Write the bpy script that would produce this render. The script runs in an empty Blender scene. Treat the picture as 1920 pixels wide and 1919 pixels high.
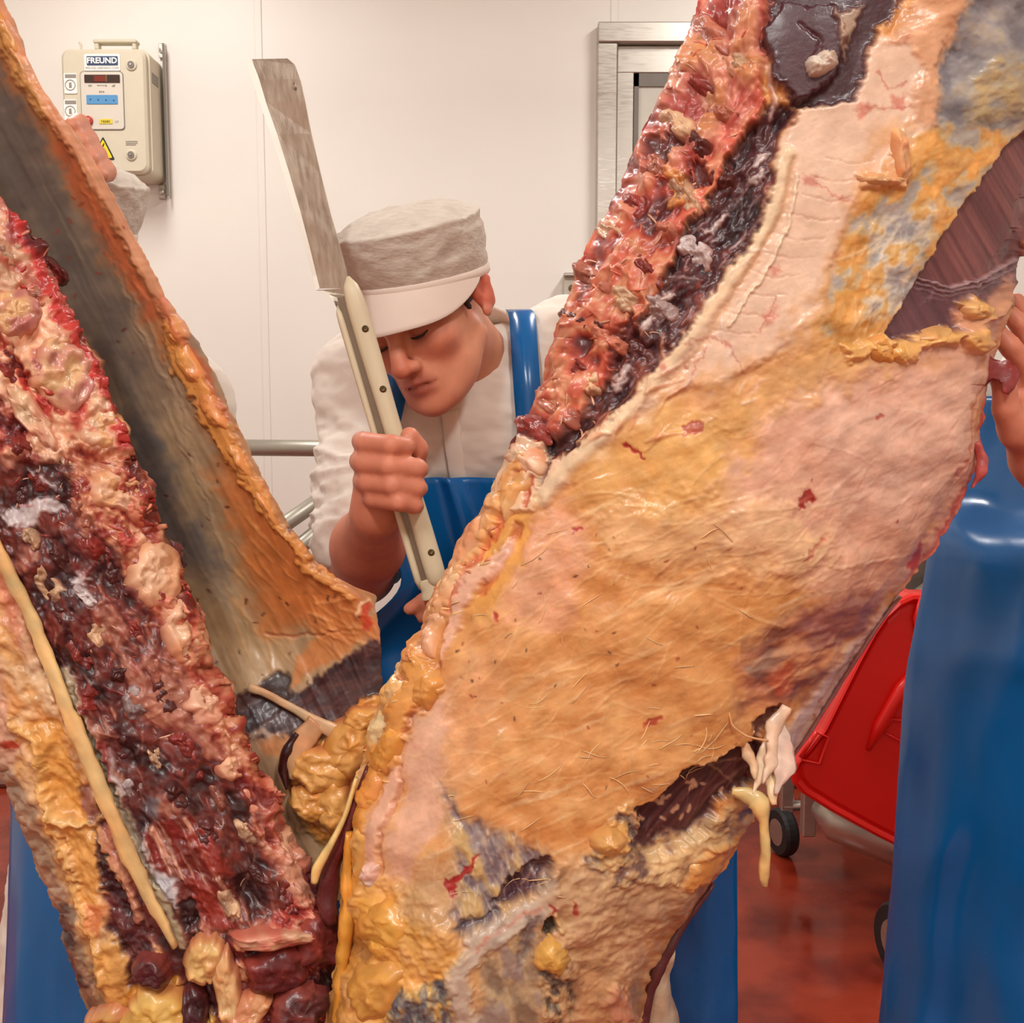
import bpy, math
import numpy as np
from mathutils import Vector

SC = bpy.context.scene
COL = SC.collection
F_PX, CX, CY = 2059.0, 960.0, 959.5
CAM = np.array([0.0, 0.0, 1.45]); PITCH = math.radians(6.0)

# ---------------------------------------------------------------- camera, world, lamps, exposure
cam_d = bpy.data.cameras.new('camera'); cam = bpy.data.objects.new('camera', cam_d); COL.objects.link(cam)
cam.location = CAM; cam.rotation_euler = (math.pi/2 - PITCH, 0, 0)
cam_d.sensor_width = 36; cam_d.sensor_fit = 'HORIZONTAL'; cam_d.lens = 36*F_PX/1920
cam_d.clip_start = 0.05
SC.camera = cam
w = bpy.data.worlds.new('world'); SC.world = w; w.use_nodes = True
w.node_tree.nodes['Background'].inputs[0].default_value = (1.0, 0.95, 0.88, 1)
w.node_tree.nodes['Background'].inputs[1].default_value = 0.25
SC.view_settings.view_transform = 'Standard'; SC.view_settings.look = 'None'
SC.view_settings.gamma = 1.0; SC.view_settings.exposure = 0.0
SC.view_settings.use_curve_mapping = False

LAMPS = [(-1.3, 2.6, 36), (1.1, 2.6, 34), (-0.8, -0.9, 47), (0.8, -0.9, 48)]
CEIL = 3.4
def lamp(x, y, watts):
    l = bpy.data.lights.new('ceiling_lamp_light', 'AREA'); l.shape = 'RECTANGLE'; l.size = 0.28; l.size_y = 1.2
    l.energy = watts; l.color = (1.0, 0.985, 0.955)
    o = bpy.data.objects.new('ceiling_lamp_light', l); COL.objects.link(o)
    o.location = (x, y, CEIL-0.115); return o
LAMP_OBJS = [lamp(*a) for a in LAMPS]

# ---------------------------------------------------------------- helpers
def at(px, py, Y):
    px = np.asarray(px, float); py = np.asarray(py, float); Y = np.asarray(Y, float)
    a = (px-CX)/F_PX; b = -(py-CY)/F_PX
    dx = a; dy = math.cos(PITCH) + b*math.sin(PITCH); dz = -math.sin(PITCH) + b*math.cos(PITCH)
    k = Y/dy
    return np.stack(np.broadcast_arrays(CAM[0]+dx*k, CAM[1]+Y, CAM[2]+dz*k), -1)
def lin(c):
    c = np.asarray(c, float)/255.0
    return np.where(c <= 0.04045, c/12.92, ((c+0.055)/1.055)**2.4)

def _hash(ix, iy, iz, seed):
    n = (ix.astype(np.int64)*374761393 + iy.astype(np.int64)*668265263 + iz.astype(np.int64)*2147483647 + seed*1274126177) & 0xFFFFFFFF
    n = ((n ^ (n >> 13))*1274126177) & 0xFFFFFFFF
    n = ((n ^ (n >> 16))*2246822519) & 0xFFFFFFFF
    return ((n ^ (n >> 15)) & 0xFFFFFF)/float(0xFFFFFF)
def vn2(x, y, seed=0):
    ix = np.floor(x); iy = np.floor(y); fx = x-ix; fy = y-iy
    fx = fx*fx*(3-2*fx); fy = fy*fy*(3-2*fy); z = np.zeros_like(ix)
    a = _hash(ix, iy, z, seed); b = _hash(ix+1, iy, z, seed); c = _hash(ix, iy+1, z, seed); d = _hash(ix+1, iy+1, z, seed)
    return ((a*(1-fx)+b*fx)*(1-fy) + (c*(1-fx)+d*fx)*fy)*2-1
def fbm2(x, y, seed=0, octv=4, gain=0.5):
    s = 0; amp = 1; tot = 0; cs, sn = math.cos(0.6), math.sin(0.6)
    for o in range(octv):
        s = s + amp*vn2(x, y, seed+o*17); tot += amp; amp *= gain
        x, y = (x*cs-y*sn)*2.03+5.1, (x*sn+y*cs)*2.03+1.7
    return s/tot
def vn3(p, seed=0):
    i = np.floor(p); f = p-i; f = f*f*(3-2*f); out = 0
    for dx in (0, 1):
        for dy in (0, 1):
            for dz in (0, 1):
                wgt = (f[:, 0] if dx else 1-f[:, 0])*(f[:, 1] if dy else 1-f[:, 1])*(f[:, 2] if dz else 1-f[:, 2])
                out = out + wgt*_hash(i[:, 0]+dx, i[:, 1]+dy, i[:, 2]+dz, seed)
    return out*2-1
def fbm3(p, seed=0, octv=3):
    s = 0; a = 1; t = 0
    for o in range(octv):
        s = s + a*vn3(p, seed+o*13); t += a; a *= 0.5; p = p*2.03+3.3
    return s/t
def sstep(a, b, x):
    t = np.clip((x-a)/(b-a), 0, 1); return t*t*(3-2*t)
def unit(v):
    v = np.asarray(v, float); return v/np.linalg.norm(v)

def mesh_obj(name, V, faces, material, parent=None, col=None, smooth=True, kind=None):
    """V (n,3) world coords; faces: (m,4)/(m,3) int array, or a list of such arrays"""
    V = np.asarray(V, np.float32)
    org = np.zeros(3)
    if parent is not None: org = np.array(parent.get('_org', (0, 0, 0)))
    me = bpy.data.meshes.new(name)
    fl = faces if isinstance(faces, list) else [faces]
    fl = [np.asarray(f, np.int32) for f in fl if len(f)]
    loops = np.concatenate([f.ravel() for f in fl])
    tot = np.concatenate([np.full(len(f), f.shape[1], np.int32) for f in fl])
    start = np.concatenate([[0], np.cumsum(tot)[:-1]]).astype(np.int32)
    me.vertices.add(len(V)); me.vertices.foreach_set('co', (V-org).astype(np.float32).ravel())
    me.loops.add(len(loops)); me.loops.foreach_set('vertex_index', loops)
    me.polygons.add(len(tot)); me.polygons.foreach_set('loop_start', start); me.polygons.foreach_set('loop_total', tot)
    me.update(calc_edges=True)
    me.polygons.foreach_set('use_smooth', np.full(len(tot), smooth))
    if col is not None:
        at_ = me.color_attributes.new('tissue', 'FLOAT_COLOR', 'POINT')
        c4 = np.ones((len(V), 4), np.float32); c4[:, :3] = col
        at_.data.foreach_set('color', c4.ravel())
    me.validate()
    me.materials.append(material)
    o = bpy.data.objects.new(name, me); COL.objects.link(o)
    if parent is not None: o.parent = parent
    if kind: o['kind'] = kind
    return o
ORG = {}
def empty(name, loc, label=None, cat=None, group=None, kind=None):
    o = bpy.data.objects.new(name, None); COL.objects.link(o); o.location = loc; o.empty_display_size = 0.05
    o['_org'] = [float(v) for v in loc]
    tag(o, label, cat, group, kind); return o
def tag(o, label=None, cat=None, group=None, kind=None):
    if label: o['label'] = label
    if cat: o['category'] = cat
    if group: o['group'] = group
    if kind: o['kind'] = kind
    return o

# geometry collectors
class G:
    def __init__(s): s.v = []; s.q = []; s.t = []; s.n = 0
    def add(s, V, q=None, t=None):
        V = np.asarray(V, float)
        if q is not None and len(q): s.q.append(np.asarray(q, int)+s.n)
        if t is not None and len(t): s.t.append(np.asarray(t, int)+s.n)
        s.v.append(V); s.n += len(V); return s
    def box(s, c, size, R=None, bev=0.0):
        c = np.asarray(c, float); h = np.asarray(size, float)/2
        if bev <= 0:
            V = np.array([[x, y, z] for x in (-1, 1) for y in (-1, 1) for z in (-1, 1)], float)*h
            q = [[0, 1, 3, 2], [4, 6, 7, 5], [0, 4, 5, 1], [2, 3, 7, 6], [0, 2, 6, 4], [1, 5, 7, 3]]
            t = []
        else:
            b = min(bev, h.min()*0.9); V = []; idx = {}
            for x in (-1, 1):
                for y in (-1, 1):
                    for z in (-1, 1):
                        sg = np.array([x, y, z], float)
                        for ax in range(3):
                            p = sg*(h-b); p[ax] = sg[ax]*h[ax]; idx[(x, y, z, ax)] = len(V); V.append(p)
            V = np.array(V); q = []; t = []
            for ax in range(3):
                o1, o2 = [a for a in range(3) if a != ax]
                for sg in (-1, 1):
                    ring = []
                    for a, b_ in ((-1, -1), (1, -1), (1, 1), (-1, 1)):
                        k = [0, 0, 0]; k[ax] = sg; k[o1] = a; k[o2] = b_; ring.append(idx[(*k, ax)])
                    q.append(ring)
            for ax in range(3):
                o1, o2 = [a for a in range(3) if a != ax]
                for a in (-1, 1):
                    for b_ in (-1, 1):
                        k0 = [0, 0, 0]; k1 = [0, 0, 0]
                        k0[o1] = k1[o1] = a; k0[o2] = k1[o2] = b_; k0[ax] = -1; k1[ax] = 1
                        q.append([idx[(*k0, o1)], idx[(*k1, o1)], idx[(*k1, o2)], idx[(*k0, o2)]])
            for x in (-1, 1):
                for y in (-1, 1):
                    for z in (-1, 1): t.append([idx[(x, y, z, 0)], idx[(x, y, z, 1)], idx[(x, y, z, 2)]])
            # orient outward
            def fix(f):
                P = V[f]; n = np.cross(P[1]-P[0], P[2]-P[0]); return f if n @ P.mean(0) > 0 else f[::-1]
            q = [fix(f) for f in q]; t = [fix(f) for f in t]
        if R is not None: V = V @ np.asarray(R).T
        return s.add(V+c, q, t)
    def tube(s, pts, rad, n=12, cap=True, flat=None):
        P = np.asarray(pts, float); m = len(P); r = np.broadcast_to(np.asarray(rad, float), (m,))
        T = np.gradient(P, axis=0); T /= np.linalg.norm(T, axis=1)[:, None]+1e-12
        ref = np.array([0, 0, 1.0]) if abs(T[0, 2]) < 0.9 else np.array([1.0, 0, 0])
        V = []; nrm = unit(np.cross(T[0], ref))
        ang = np.arange(n)*2*math.pi/n
        for i in range(m):
            nrm = unit(nrm - T[i]*(nrm @ T[i])); bn = np.cross(T[i], nrm)
            V.append(P[i]+r[i]*(np.cos(ang)[:, None]*nrm + np.sin(ang)[:, None]*bn))
        V = np.concatenate(V); q = []
        for i in range(m-1):
            for j in range(n):
                k = (j+1) % n; q.append([i*n+j, i*n+k, (i+1)*n+k, (i+1)*n+j])
        t = []
        if cap:
            V = np.concatenate([V, P[:1], P[-1:]])
            for j in range(n):
                k = (j+1) % n; t.append([m*n, k, j]); t.append([m*n+1, (m-1)*n+j, (m-1)*n+k])
        return s.add(V, q, t)
    def lathe(s, prof, c, axis=(0, 0, 1), n=32, cap=True):
        a = unit(axis); ref = np.array([1.0, 0, 0]) if abs(a[0]) < 0.9 else np.array([0, 1.0, 0])
        u = unit(np.cross(a, ref)); v = np.cross(a, u); ang = np.arange(n)*2*math.pi/n
        V = np.concatenate([np.asarray(c)+a*h+r*(np.cos(ang)[:, None]*u+np.sin(ang)[:, None]*v) for r, h in prof])
        m = len(prof); q = [[i*n+j, i*n+(j+1) % n, (i+1)*n+(j+1) % n, (i+1)*n+j] for i in range(m-1) for j in range(n)]
        t = []
        V = np.concatenate([V, [np.asarray(c)+a*prof[0][1], np.asarray(c)+a*prof[-1][1]]])
        for j in range(n if cap else 0):
            k = (j+1) % n; t.append([m*n, k, j]); t.append([m*n+1, (m-1)*n+j, (m-1)*n+k])
        if not cap: V = V[:m*n]
        return s.add(V, q, t)
    def prism(s, front, back):
        """two matching outlines (k,3), closed with fans"""
        f = np.asarray(front, float); b = np.asarray(back, float); k = len(f)
        V = np.concatenate([f, b, [f.mean(0)], [b.mean(0)]])
        q = [[i, k+i, k+(i+1) % k, (i+1) % k] for i in range(k)]
        t = [[2*k, i, (i+1) % k] for i in range(k)] + [[2*k+1, k+(i+1) % k, k+i] for i in range(k)]
        return s.add(V, q, t)
    def make(s, name, material, parent=None, smooth=False, kind=None, col=None):
        fs = []
        if s.q: fs.append(np.concatenate(s.q))
        if s.t: fs.append(np.concatenate(s.t))
        return mesh_obj(name, np.concatenate(s.v), fs, material, parent, smooth=smooth, kind=kind, col=col)

# ---------------------------------------------------------------- materials
def material(name, rgb=(200, 200, 200), rough=0.5, metal=0.0, attr=False, var=0.06, vscale=30, bump=0.0, bscale=200,
             coat=0.0, stretch=None, spec=0.5, sss=0.0, rvar=0.0, emit=None, bdist=0.002, trans=0.0, col2=None, col2_scale=4, col2_rng=(0.45, 0.6), coatr=0.1):
    m = bpy.data.materials.new(name); m.use_nodes = True; nt = m.node_tree; b = nt.nodes['Principled BSDF']
    tc = nt.nodes.new('ShaderNodeTexCoord'); L = nt.links.new
    co = tc.outputs['Object']
    if stretch:
        mp = nt.nodes.new('ShaderNodeMapping'); mp.inputs['Scale'].default_value = stretch; L(co, mp.inputs['Vector']); co = mp.outputs['Vector']
    nz = nt.nodes.new('ShaderNodeTexNoise'); nz.inputs['Scale'].default_value = vscale; nz.inputs['Detail'].default_value = 5
    L(co, nz.inputs['Vector'])
    if attr:
        a = nt.nodes.new('ShaderNodeVertexColor'); a.layer_name = 'tissue'; src = a.outputs['Color']
    else:
        c = nt.nodes.new('ShaderNodeRGB'); c.outputs[0].default_value = (*lin(rgb), 1); src = c.outputs[0]
    if col2 is not None:
        n2 = nt.nodes.new('ShaderNodeTexNoise'); n2.inputs['Scale'].default_value = col2_scale; n2.inputs['Detail'].default_value = 6
        L(tc.outputs['Object'], n2.inputs['Vector'])
        rmp = nt.nodes.new('ShaderNodeMapRange'); rmp.inputs[1].default_value, rmp.inputs[2].default_value = col2_rng
        L(n2.outputs['Fac'], rmp.inputs[0])
        mx = nt.nodes.new('ShaderNodeMix'); mx.data_type = 'RGBA'; L(rmp.outputs[0], mx.inputs[0]); L(src, mx.inputs[6])
        mx.inputs[7].default_value = (*lin(col2), 1); src = mx.outputs[2]
    mr = nt.nodes.new('ShaderNodeMapRange'); mr.inputs[1].default_value = 0.25; mr.inputs[2].default_value = 0.75
    mr.inputs[3].default_value = 1-var; mr.inputs[4].default_value = 1+var; L(nz.outputs['Fac'], mr.inputs[0])
    mul = nt.nodes.new('ShaderNodeMix'); mul.data_type = 'RGBA'; mul.blend_type = 'MULTIPLY'; mul.inputs[0].default_value = 1.0
    L(src, mul.inputs[6]); L(mr.outputs[0], mul.inputs[7]); L(mul.outputs[2], b.inputs['Base Color'])
    b.inputs['Roughness'].default_value = rough; b.inputs['Metallic'].default_value = metal
    b.inputs['Specular IOR Level'].default_value = spec
    b.inputs['Coat Weight'].default_value = coat; b.inputs['Coat Roughness'].default_value = coatr
    if sss:
        b.inputs['Subsurface Weight'].default_value = sss; b.inputs['Subsurface Radius'].default_value = (1.0, 0.35, 0.2); b.inputs['Subsurface Scale'].default_value = 0.006
    if trans: b.inputs['Transmission Weight'].default_value = trans
    if rvar:
        r2 = nt.nodes.new('ShaderNodeMapRange'); r2.inputs[1].default_value = 0.3; r2.inputs[2].default_value = 0.7
        r2.inputs[3].default_value = max(0.03, rough-rvar); r2.inputs[4].default_value = min(1, rough+rvar); L(nz.outputs['Fac'], r2.inputs[0]); L(r2.outputs[0], b.inputs['Roughness'])
    if bump:
        n3 = nt.nodes.new('ShaderNodeTexNoise'); n3.inputs['Scale'].default_value = bscale; n3.inputs['Detail'].default_value = 3; L(co, n3.inputs['Vector'])
        bp = nt.nodes.new('ShaderNodeBump'); bp.inputs['Strength'].default_value = bump; bp.inputs['Distance'].default_value = bdist
        L(n3.outputs['Fac'], bp.inputs['Height']); L(bp.outputs['Normal'], b.inputs['Normal'])
    if emit:
        b.inputs['Emission Color'].default_value = (*lin(emit[0]), 1); b.inputs['Emission Strength'].default_value = emit[1]
    return m
M = {}
M['wall'] = material('wall_panel_paint', (232, 226, 217), 0.45, var=0.02, vscale=3, bump=0.03, bscale=300)
M['steel'] = material('brushed_steel', (190, 184, 174), 0.38, 0.85, var=0.08, vscale=25, stretch=(1, 1, 8), rvar=0.1)
M['steel_pipe'] = material('dull_steel_pipe', (168, 163, 150), 0.42, 0.7, var=0.08, vscale=20)
M['floor'] = material('red_resin_floor', (158, 56, 34), 0.2, var=0.1, vscale=6, rvar=0.14, bump=0.12, bscale=14, col2=(118, 30, 18), col2_scale=3.5, col2_rng=(0.45, 0.62), bdist=0.01)
M['ceiling'] = material('ceiling_paint', (236, 230, 218), 0.6, var=0.02)
M['tissue'] = material('wet_tissue', attr=True, rough=0.42, var=0.1, vscale=70, bump=0.22, bscale=160, coat=0.25, spec=0.5, sss=0.15, rvar=0.12, bdist=0.003, coatr=0.18)
M['muscle'] = material('wet_muscle', attr=True, rough=0.38, var=0.16, vscale=90, bump=0.35, bscale=130, coat=0.18, rvar=0.12, bdist=0.003, coatr=0.2)
M['membrane'] = material('dull_membrane', attr=True, rough=0.42, var=0.07, vscale=60, bump=0.15, bscale=120, coat=0.1, rvar=0.1)
M['fat'] = material('soft_fat', attr=True, rough=0.38, var=0.08, vscale=60, bump=0.3, bscale=110, coat=0.3, coatr=0.15)
M['skin'] = material('skin', attr=True, rough=0.5, var=0.05, vscale=80, bump=0.08, bscale=500, spec=0.4)
M['white_cloth'] = material('white_cotton', (236, 226, 214), 0.85, var=0.03, vscale=15, bump=0.1, bscale=350, bdist=0.001, spec=0.2)
M['apron'] = material('blue_vinyl', (14, 98, 166), 0.22, var=0.07, vscale=8, rvar=0.08, bump=0.06, bscale=18, bdist=0.006)
M['cap_net'] = material('white_cap_fabric', (204, 193, 180), 0.9, var=0.1, vscale=60, bump=0.5, bscale=90, stretch=(1, 1, 2.2), spec=0.1, bdist=0.003)
M['cap_visor'] = material('white_paper_visor', (226, 209, 196), 0.9, var=0.02, spec=0.1)
M['hair'] = material('dark_hair', (48, 36, 30), 0.6, var=0.4, vscale=150, stretch=(1, 3, 0.4), bump=0.6, bscale=300)
M['box'] = material('grey_beige_enamel', (203, 193, 170), 0.5, var=0.02)
M['panel_grey'] = material('light_grey_panel', (208, 199, 184), 0.5, var=0.02)
M['white'] = material('white_plastic', (240, 236, 228), 0.5, var=0.01)
M['navy'] = material('navy_print', (40, 62, 98), 0.5, var=0.02)
M['black'] = material('black_print', (34, 30, 28), 0.5, var=0.02)
M['greyprint'] = material('grey_print', (140, 132, 122), 0.6, var=0.02)
M['display'] = material('dark_display', (66, 52, 46), 0.2, var=0.05)
M['display_red'] = material('red_display', (120, 50, 40), 0.25, var=0.05)
M['blueplate'] = material('light_blue_key_strip', (78, 140, 188), 0.5, var=0.03)
M['yellow'] = material('warning_yellow', (244, 206, 24), 0.5, var=0.02)
M['yellow2'] = material('yellow_tag', (214, 196, 60), 0.5, var=0.02)
M['redbtn'] = material('red_button', (176, 62, 50), 0.35, var=0.05)
M['blade'] = material('worn_steel_blade', (196, 184, 168), 0.36, 0.75, var=0.10, vscale=26, stretch=(6, 6, 0.6), rvar=0.1, bump=0.12, bscale=90)
M['blade_edge'] = material('bright_ground_edge', (214, 207, 195), 0.5, 0.5, var=0.04)
M['handle'] = material('ivory_handle_scale', (214, 200, 168), 0.45, var=0.07, vscale=18, stretch=(2, 2, 0.5), bump=0.06, bscale=60)
M['tang'] = material('dark_steel_tang', (128, 112, 94), 0.4, 0.6, var=0.1)
M['rivet'] = material('brass_rivet', (104, 86, 54), 0.4, 0.6, var=0.1)
M['red'] = material('red_plastic', (222, 26, 20), 0.3, var=0.04, vscale=10)
M['rubber'] = material('black_rubber', (34, 33, 33), 0.6, var=0.1)
M['boot'] = material('white_boot_rubber', (225, 220, 210), 0.4, var=0.04)
M['trouser'] = material('white_trouser_cotton', (222, 214, 203), 0.85, var=0.03)
M['eye'] = material('eye_white', (215, 200, 190), 0.2, var=0.02)
M['iris'] = material('dark_iris', (50, 36, 28), 0.2, var=0.05)
M['glass'] = material('door_window_pane', (206, 202, 190), 0.12, var=0.02)
M['lamp_diffuser'] = material('lamp_diffuser', (250, 246, 236), 0.5, var=0.0, emit=((255, 246, 230), 1.2))
M['gasket'] = material('grey_gasket', (120, 112, 104), 0.6, var=0.05)
M['nail'] = material('finger_nail', (206, 140, 112), 0.35, var=0.03)
# ================================================================ the room
WY = 4.0; X0, X1, Y0 = -2.6, 3.2, -2.6
g = G().box(((X0+X1)/2, (WY+Y0)/2, -0.05), (X1-X0+0.4, WY-Y0+0.4, 0.1)); tag(g.make('floor', M['floor']), kind='structure')
g = G().box(((X0+X1)/2, (WY+Y0)/2, CEIL+0.05), (X1-X0+0.4, WY-Y0+0.4, 0.1)); tag(g.make('ceiling', M['ceiling']), kind='structure')
g = G().box((X0-0.05, (WY+Y0)/2, CEIL/2), (0.1, WY-Y0, CEIL)); tag(g.make('wall_left', M['wall']), kind='structure')
g = G().box((X1+0.05, (WY+Y0)/2, CEIL/2), (0.1, WY-Y0, CEIL)); tag(g.make('wall_right', M['wall']), kind='structure')
g = G().box(((X0+X1)/2, Y0-0.05, CEIL/2), (X1-X0, 0.1, CEIL)); tag(g.make('wall_front', M['wall']), kind='structure')
# back wall: insulated panels with narrow joints between them
wb = empty('wall_back', (0, WY+0.1, 0), kind='structure')
xj = at(499, 700, WY)[0]; xj2 = at(1152, 30, WY)[0]
pw = xj2-xj
edges = [xj+pw*k for k in range(-2, 4)]
edges = [X0-0.05] + [e for e in edges if X0 < e < X1] + [X1+0.05]
dl, dr, dtop = at(1152, 300, WY)[0]+0.008, at(1152, 300, WY)[0]+0.95, at(1200, 88, WY)[2]
for a, b_ in zip(edges[:-1], edges[1:]):
    g = G(); g.box(((a+b_)/2, WY+0.06, CEIL/2), (b_-a-0.012, 0.12, CEIL)); g.make('wall_panel', M['wall'], wb)
G().box(((X0+X1)/2, WY+0.09, CEIL/2), (X1-X0, 0.09, CEIL)).make('joint_seal', M['wall'], wb)
# joint cover strips, slightly proud
for e in edges[1:-1]:
    G().box((e, WY-0.001, CEIL/2), (0.026, 0.006, CEIL), bev=0.002).make('joint_strip', M['wall'], wb)
# door with stainless frame
def PX(px, py, Y=WY): return at(px, py, Y)
door = empty('door_1', (PX(1300, 300)[0], WY, 0), kind='structure')
fx0 = PX(1119, 60)[0]; fz1 = PX(1120, 50)[2]; fi = PX(1156, 100)[0]; fz0 = PX(1200, 88)[2]; fx1 = fx0+1.15
fw = fi-fx0; fh = fz1-fz0
G().box(((fx0+fi)/2, WY-0.02, fz0/2), (fw, 0.06, fz0), bev=0.004).make('door_frame_jamb', M['steel'], door)
G().box((fx1-fw/2, WY-0.02, fz0/2), (fw, 0.06, fz0), bev=0.004).make('door_frame_jamb', M['steel'], door)
G().box(((fx0+fx1)/2, WY-0.022, (fz0+fz1)/2), (fx1-fx0, 0.066, fh), bev=0.004).make('door_frame_head', M['steel'], door)
# recessed leaf: moulded steel surround then flat light panel
ix0, ix1, iz1 = fi, fx1-fw, fz0
lx0 = PX(1188, 200)[0]; lz1 = PX(1250, 140)[2]; lx1 = ix1-(lx0-ix0)
G().box(((ix0+lx0)/2, WY-0.006, iz1/2), (lx0-ix0, 0.02, iz1), bev=0.004).make('leaf_stile', M['steel'], door)
G().box(((ix1+lx1)/2, WY-0.006, iz1/2), (lx0-ix0, 0.02, iz1), bev=0.004).make('leaf_stile', M['steel'], door)
G().box(((ix0+ix1)/2, WY-0.007, (iz1+lz1)/2), (ix1-ix0, 0.022, iz1-lz1), bev=0.004).make('leaf_rail', M['steel'], door)
G().box(((lx0+lx1)/2, WY-0.004, lz1-0.022), (lx1-lx0, 0.024, 0.044)).make('gasket', M['gasket'], door)
G().box((lx0+0.008, WY-0.004, lz1/2), (0.016, 0.024, lz1)).make('gasket', M['gasket'], door)
G().box(((lx0+lx1)/2, WY-0.001, lz1/2), (lx1-lx0, 0.016, lz1)).make('leaf_panel', M['glass'], door)
# small steel bracket on the wall by the door
br = empty('wall_bracket', PX(1066, 560), 'small stainless steel angle bracket screwed to the wall beside the door', 'bracket')
p0, p1 = PX(1055, 516), PX(1080, 640)
G().box(((p0[0]+p1[0])/2, WY-0.02, (p0[2]+p1[2])/2), (p1[0]-p0[0], 0.04, p0[2]-p1[2]), bev=0.004).make('plate', M['steel'], br)
G().box(((p0[0]+p1[0])/2, WY-0.05, p0[2]-0.006), (p1[0]-p0[0], 0.06, 0.012), bev=0.003).make('lip', M['steel'], br)
G().lathe([(0.0, 0), (0.012, 0), (0.012, 0.006), (0.0, 0.008)], ((p0[0]+p1[0])/2+0.006, WY-0.04, p0[2]-0.05), (0, -1, 0), 12).make('screw', M['rivet'], br)
# base trim
G().box(((X0+X1)/2, WY-0.03, 0.06), (X1-X0-0.02, 0.06, 0.12), bev=0.02).make('baseboard_back', M['steel']); bpy.data.objects['baseboard_back']['kind'] = 'structure'
# ceiling lamps
for (x, y, wt), lo in zip(LAMPS, LAMP_OBJS):
    e = empty('ceiling_lamp', (x, y, CEIL), 'long white fluorescent ceiling lamp with frosted diffuser', 'lamp', 'fluorescent ceiling lamps')
    G().box((x, y, CEIL-0.03), (0.34, 1.3, 0.06), bev=0.01).make('housing', M['white'], e)
    G().box((x, y, CEIL-0.08), (0.3, 1.24, 0.04), bev=0.012).make('diffuser', M['lamp_diffuser'], e)
    lo.parent = e; lo.location = (0, 0, -0.115)

# ---------------------------------------------------------------- pipe rail by the wall
PY = 3.3
rail = empty('pipe_rail', (PX(540, 842, PY)[0], PY, 0), 'grey steel pipe guard rail with two slanting braces in front of the wall', 'railing')
a = PX(300, 838, PY); b_ = PX(1000, 845, PY)
rp = (PX(540, 857, PY)[2]-PX(540, 826, PY)[2])/-2
G().tube([a, b_], rp, 20).make('top_pipe', M['steel_pipe'], rail, smooth=True)
for dx, dd in ((0, 0), (34, 52)):
    p = PX(700+dx*0.5, 868+dd*0.55, PY-0.02); q = PX(420+dx, 1062+dd, PY-0.5)
    G().tube([p, q], rp*0.9, 18).make('slanting_brace', M['steel_pipe'], rail, smooth=True)
for px in (320, 985):
    t = PX(px, 842, PY); G().tube([(t[0], PY, 0.0), (t[0], PY, t[2])], rp*0.95, 18).make('post', M['steel_pipe'], rail, smooth=True)
for dx, dd in ((0, 0), (34, 52)):
    q = PX(420+dx, 1062+dd, PY-0.5); G().tube([(q[0], q[1], 0.0), q], rp*0.9, 18).make('foot_post', M['steel_pipe'], rail, smooth=True)

# ---------------------------------------------------------------- control box
BF = 3.82                                   # front face distance
bx = empty('control_box', (PX(210, 200)[0], WY, PX(210, 340)[2]), 'beige electrical control box with blue key strip and yellow warning triangle on the wall', 'control box')
c0, c1 = PX(113, 91, BF), PX(279, 325, BF)
bw, bh = c1[0]-c0[0], c0[2]-c1[2]; bcx, bcz = (c0[0]+c1[0])/2, (c0[2]+c1[2])/2
def rbox(cx, cz, w_, h_, y0, y1, r, n=6, inset=0.0):
    """rounded-corner box between y0 (front) and y1"""
    out = []
    for (sx, sz, a0) in ((1, 1, 0), (-1, 1, 90), (-1, -1, 180), (1, -1, 270)):
        for k in range(n+1):
            an = math.radians(a0+90*k/n); out.append((sx*(w_/2-r)+r*math.cos(an), sz*(h_/2-r)+r*math.sin(an)))
    o = np.array(out); f = np.stack([cx+o[:, 0], np.full(len(o), y0), cz+o[:, 1]], 1); b = f.copy(); b[:, 1] = y1
    gg = G(); sc = 1-2*inset/w_, 1-2*inset/h_
    if inset > 0:
        f2 = f.copy(); f2[:, 0] = cx+(f[:, 0]-cx)*sc[0]; f2[:, 2] = cz+(f[:, 2]-cz)*sc[1]; m_ = f.copy(); m_[:, 1] = y0+inset
        k = len(o); V = np.concatenate([f2, m_, b, [f2.mean(0)], [b.mean(0)]]); q = []; t = []
        for i in range(k):
            j = (i+1) % k; q += [[i, k+i, k+j, j], [k+i, 2*k+i, 2*k+j, k+j]]; t += [[3*k, i, j], [3*k+1, 2*k+j, 2*k+i]]
        return gg.add(V, q, t)
    return gg.prism(f, b)
rbox(bcx, bcz, bw+0.012, bh+0.012, BF+0.03, WY-0.005, 0.03).make('body', M['box'], bx)
rbox(bcx, bcz, bw, bh, BF, BF+0.032, 0.028, inset=0.008).make('lid', M['box'], bx)
def on_box(px, py, off=0.001): p = PX(px, py, BF); p[1] = BF-off; return p
def plate(name, x0, y0, x1, y1, mat, parent, off=0.001, th=0.002, r=None):
    a, b = on_box(x0, y0), on_box(x1, y1)
    w_, h_ = b[0]-a[0], a[2]-b[2]
    return rbox((a[0]+b[0])/2, (a[2]+b[2])/2, w_, h_, BF-off-th, BF-off+0.0005, r or min(w_, h_)*0.08, 3).make(name, mat, parent)
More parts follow.
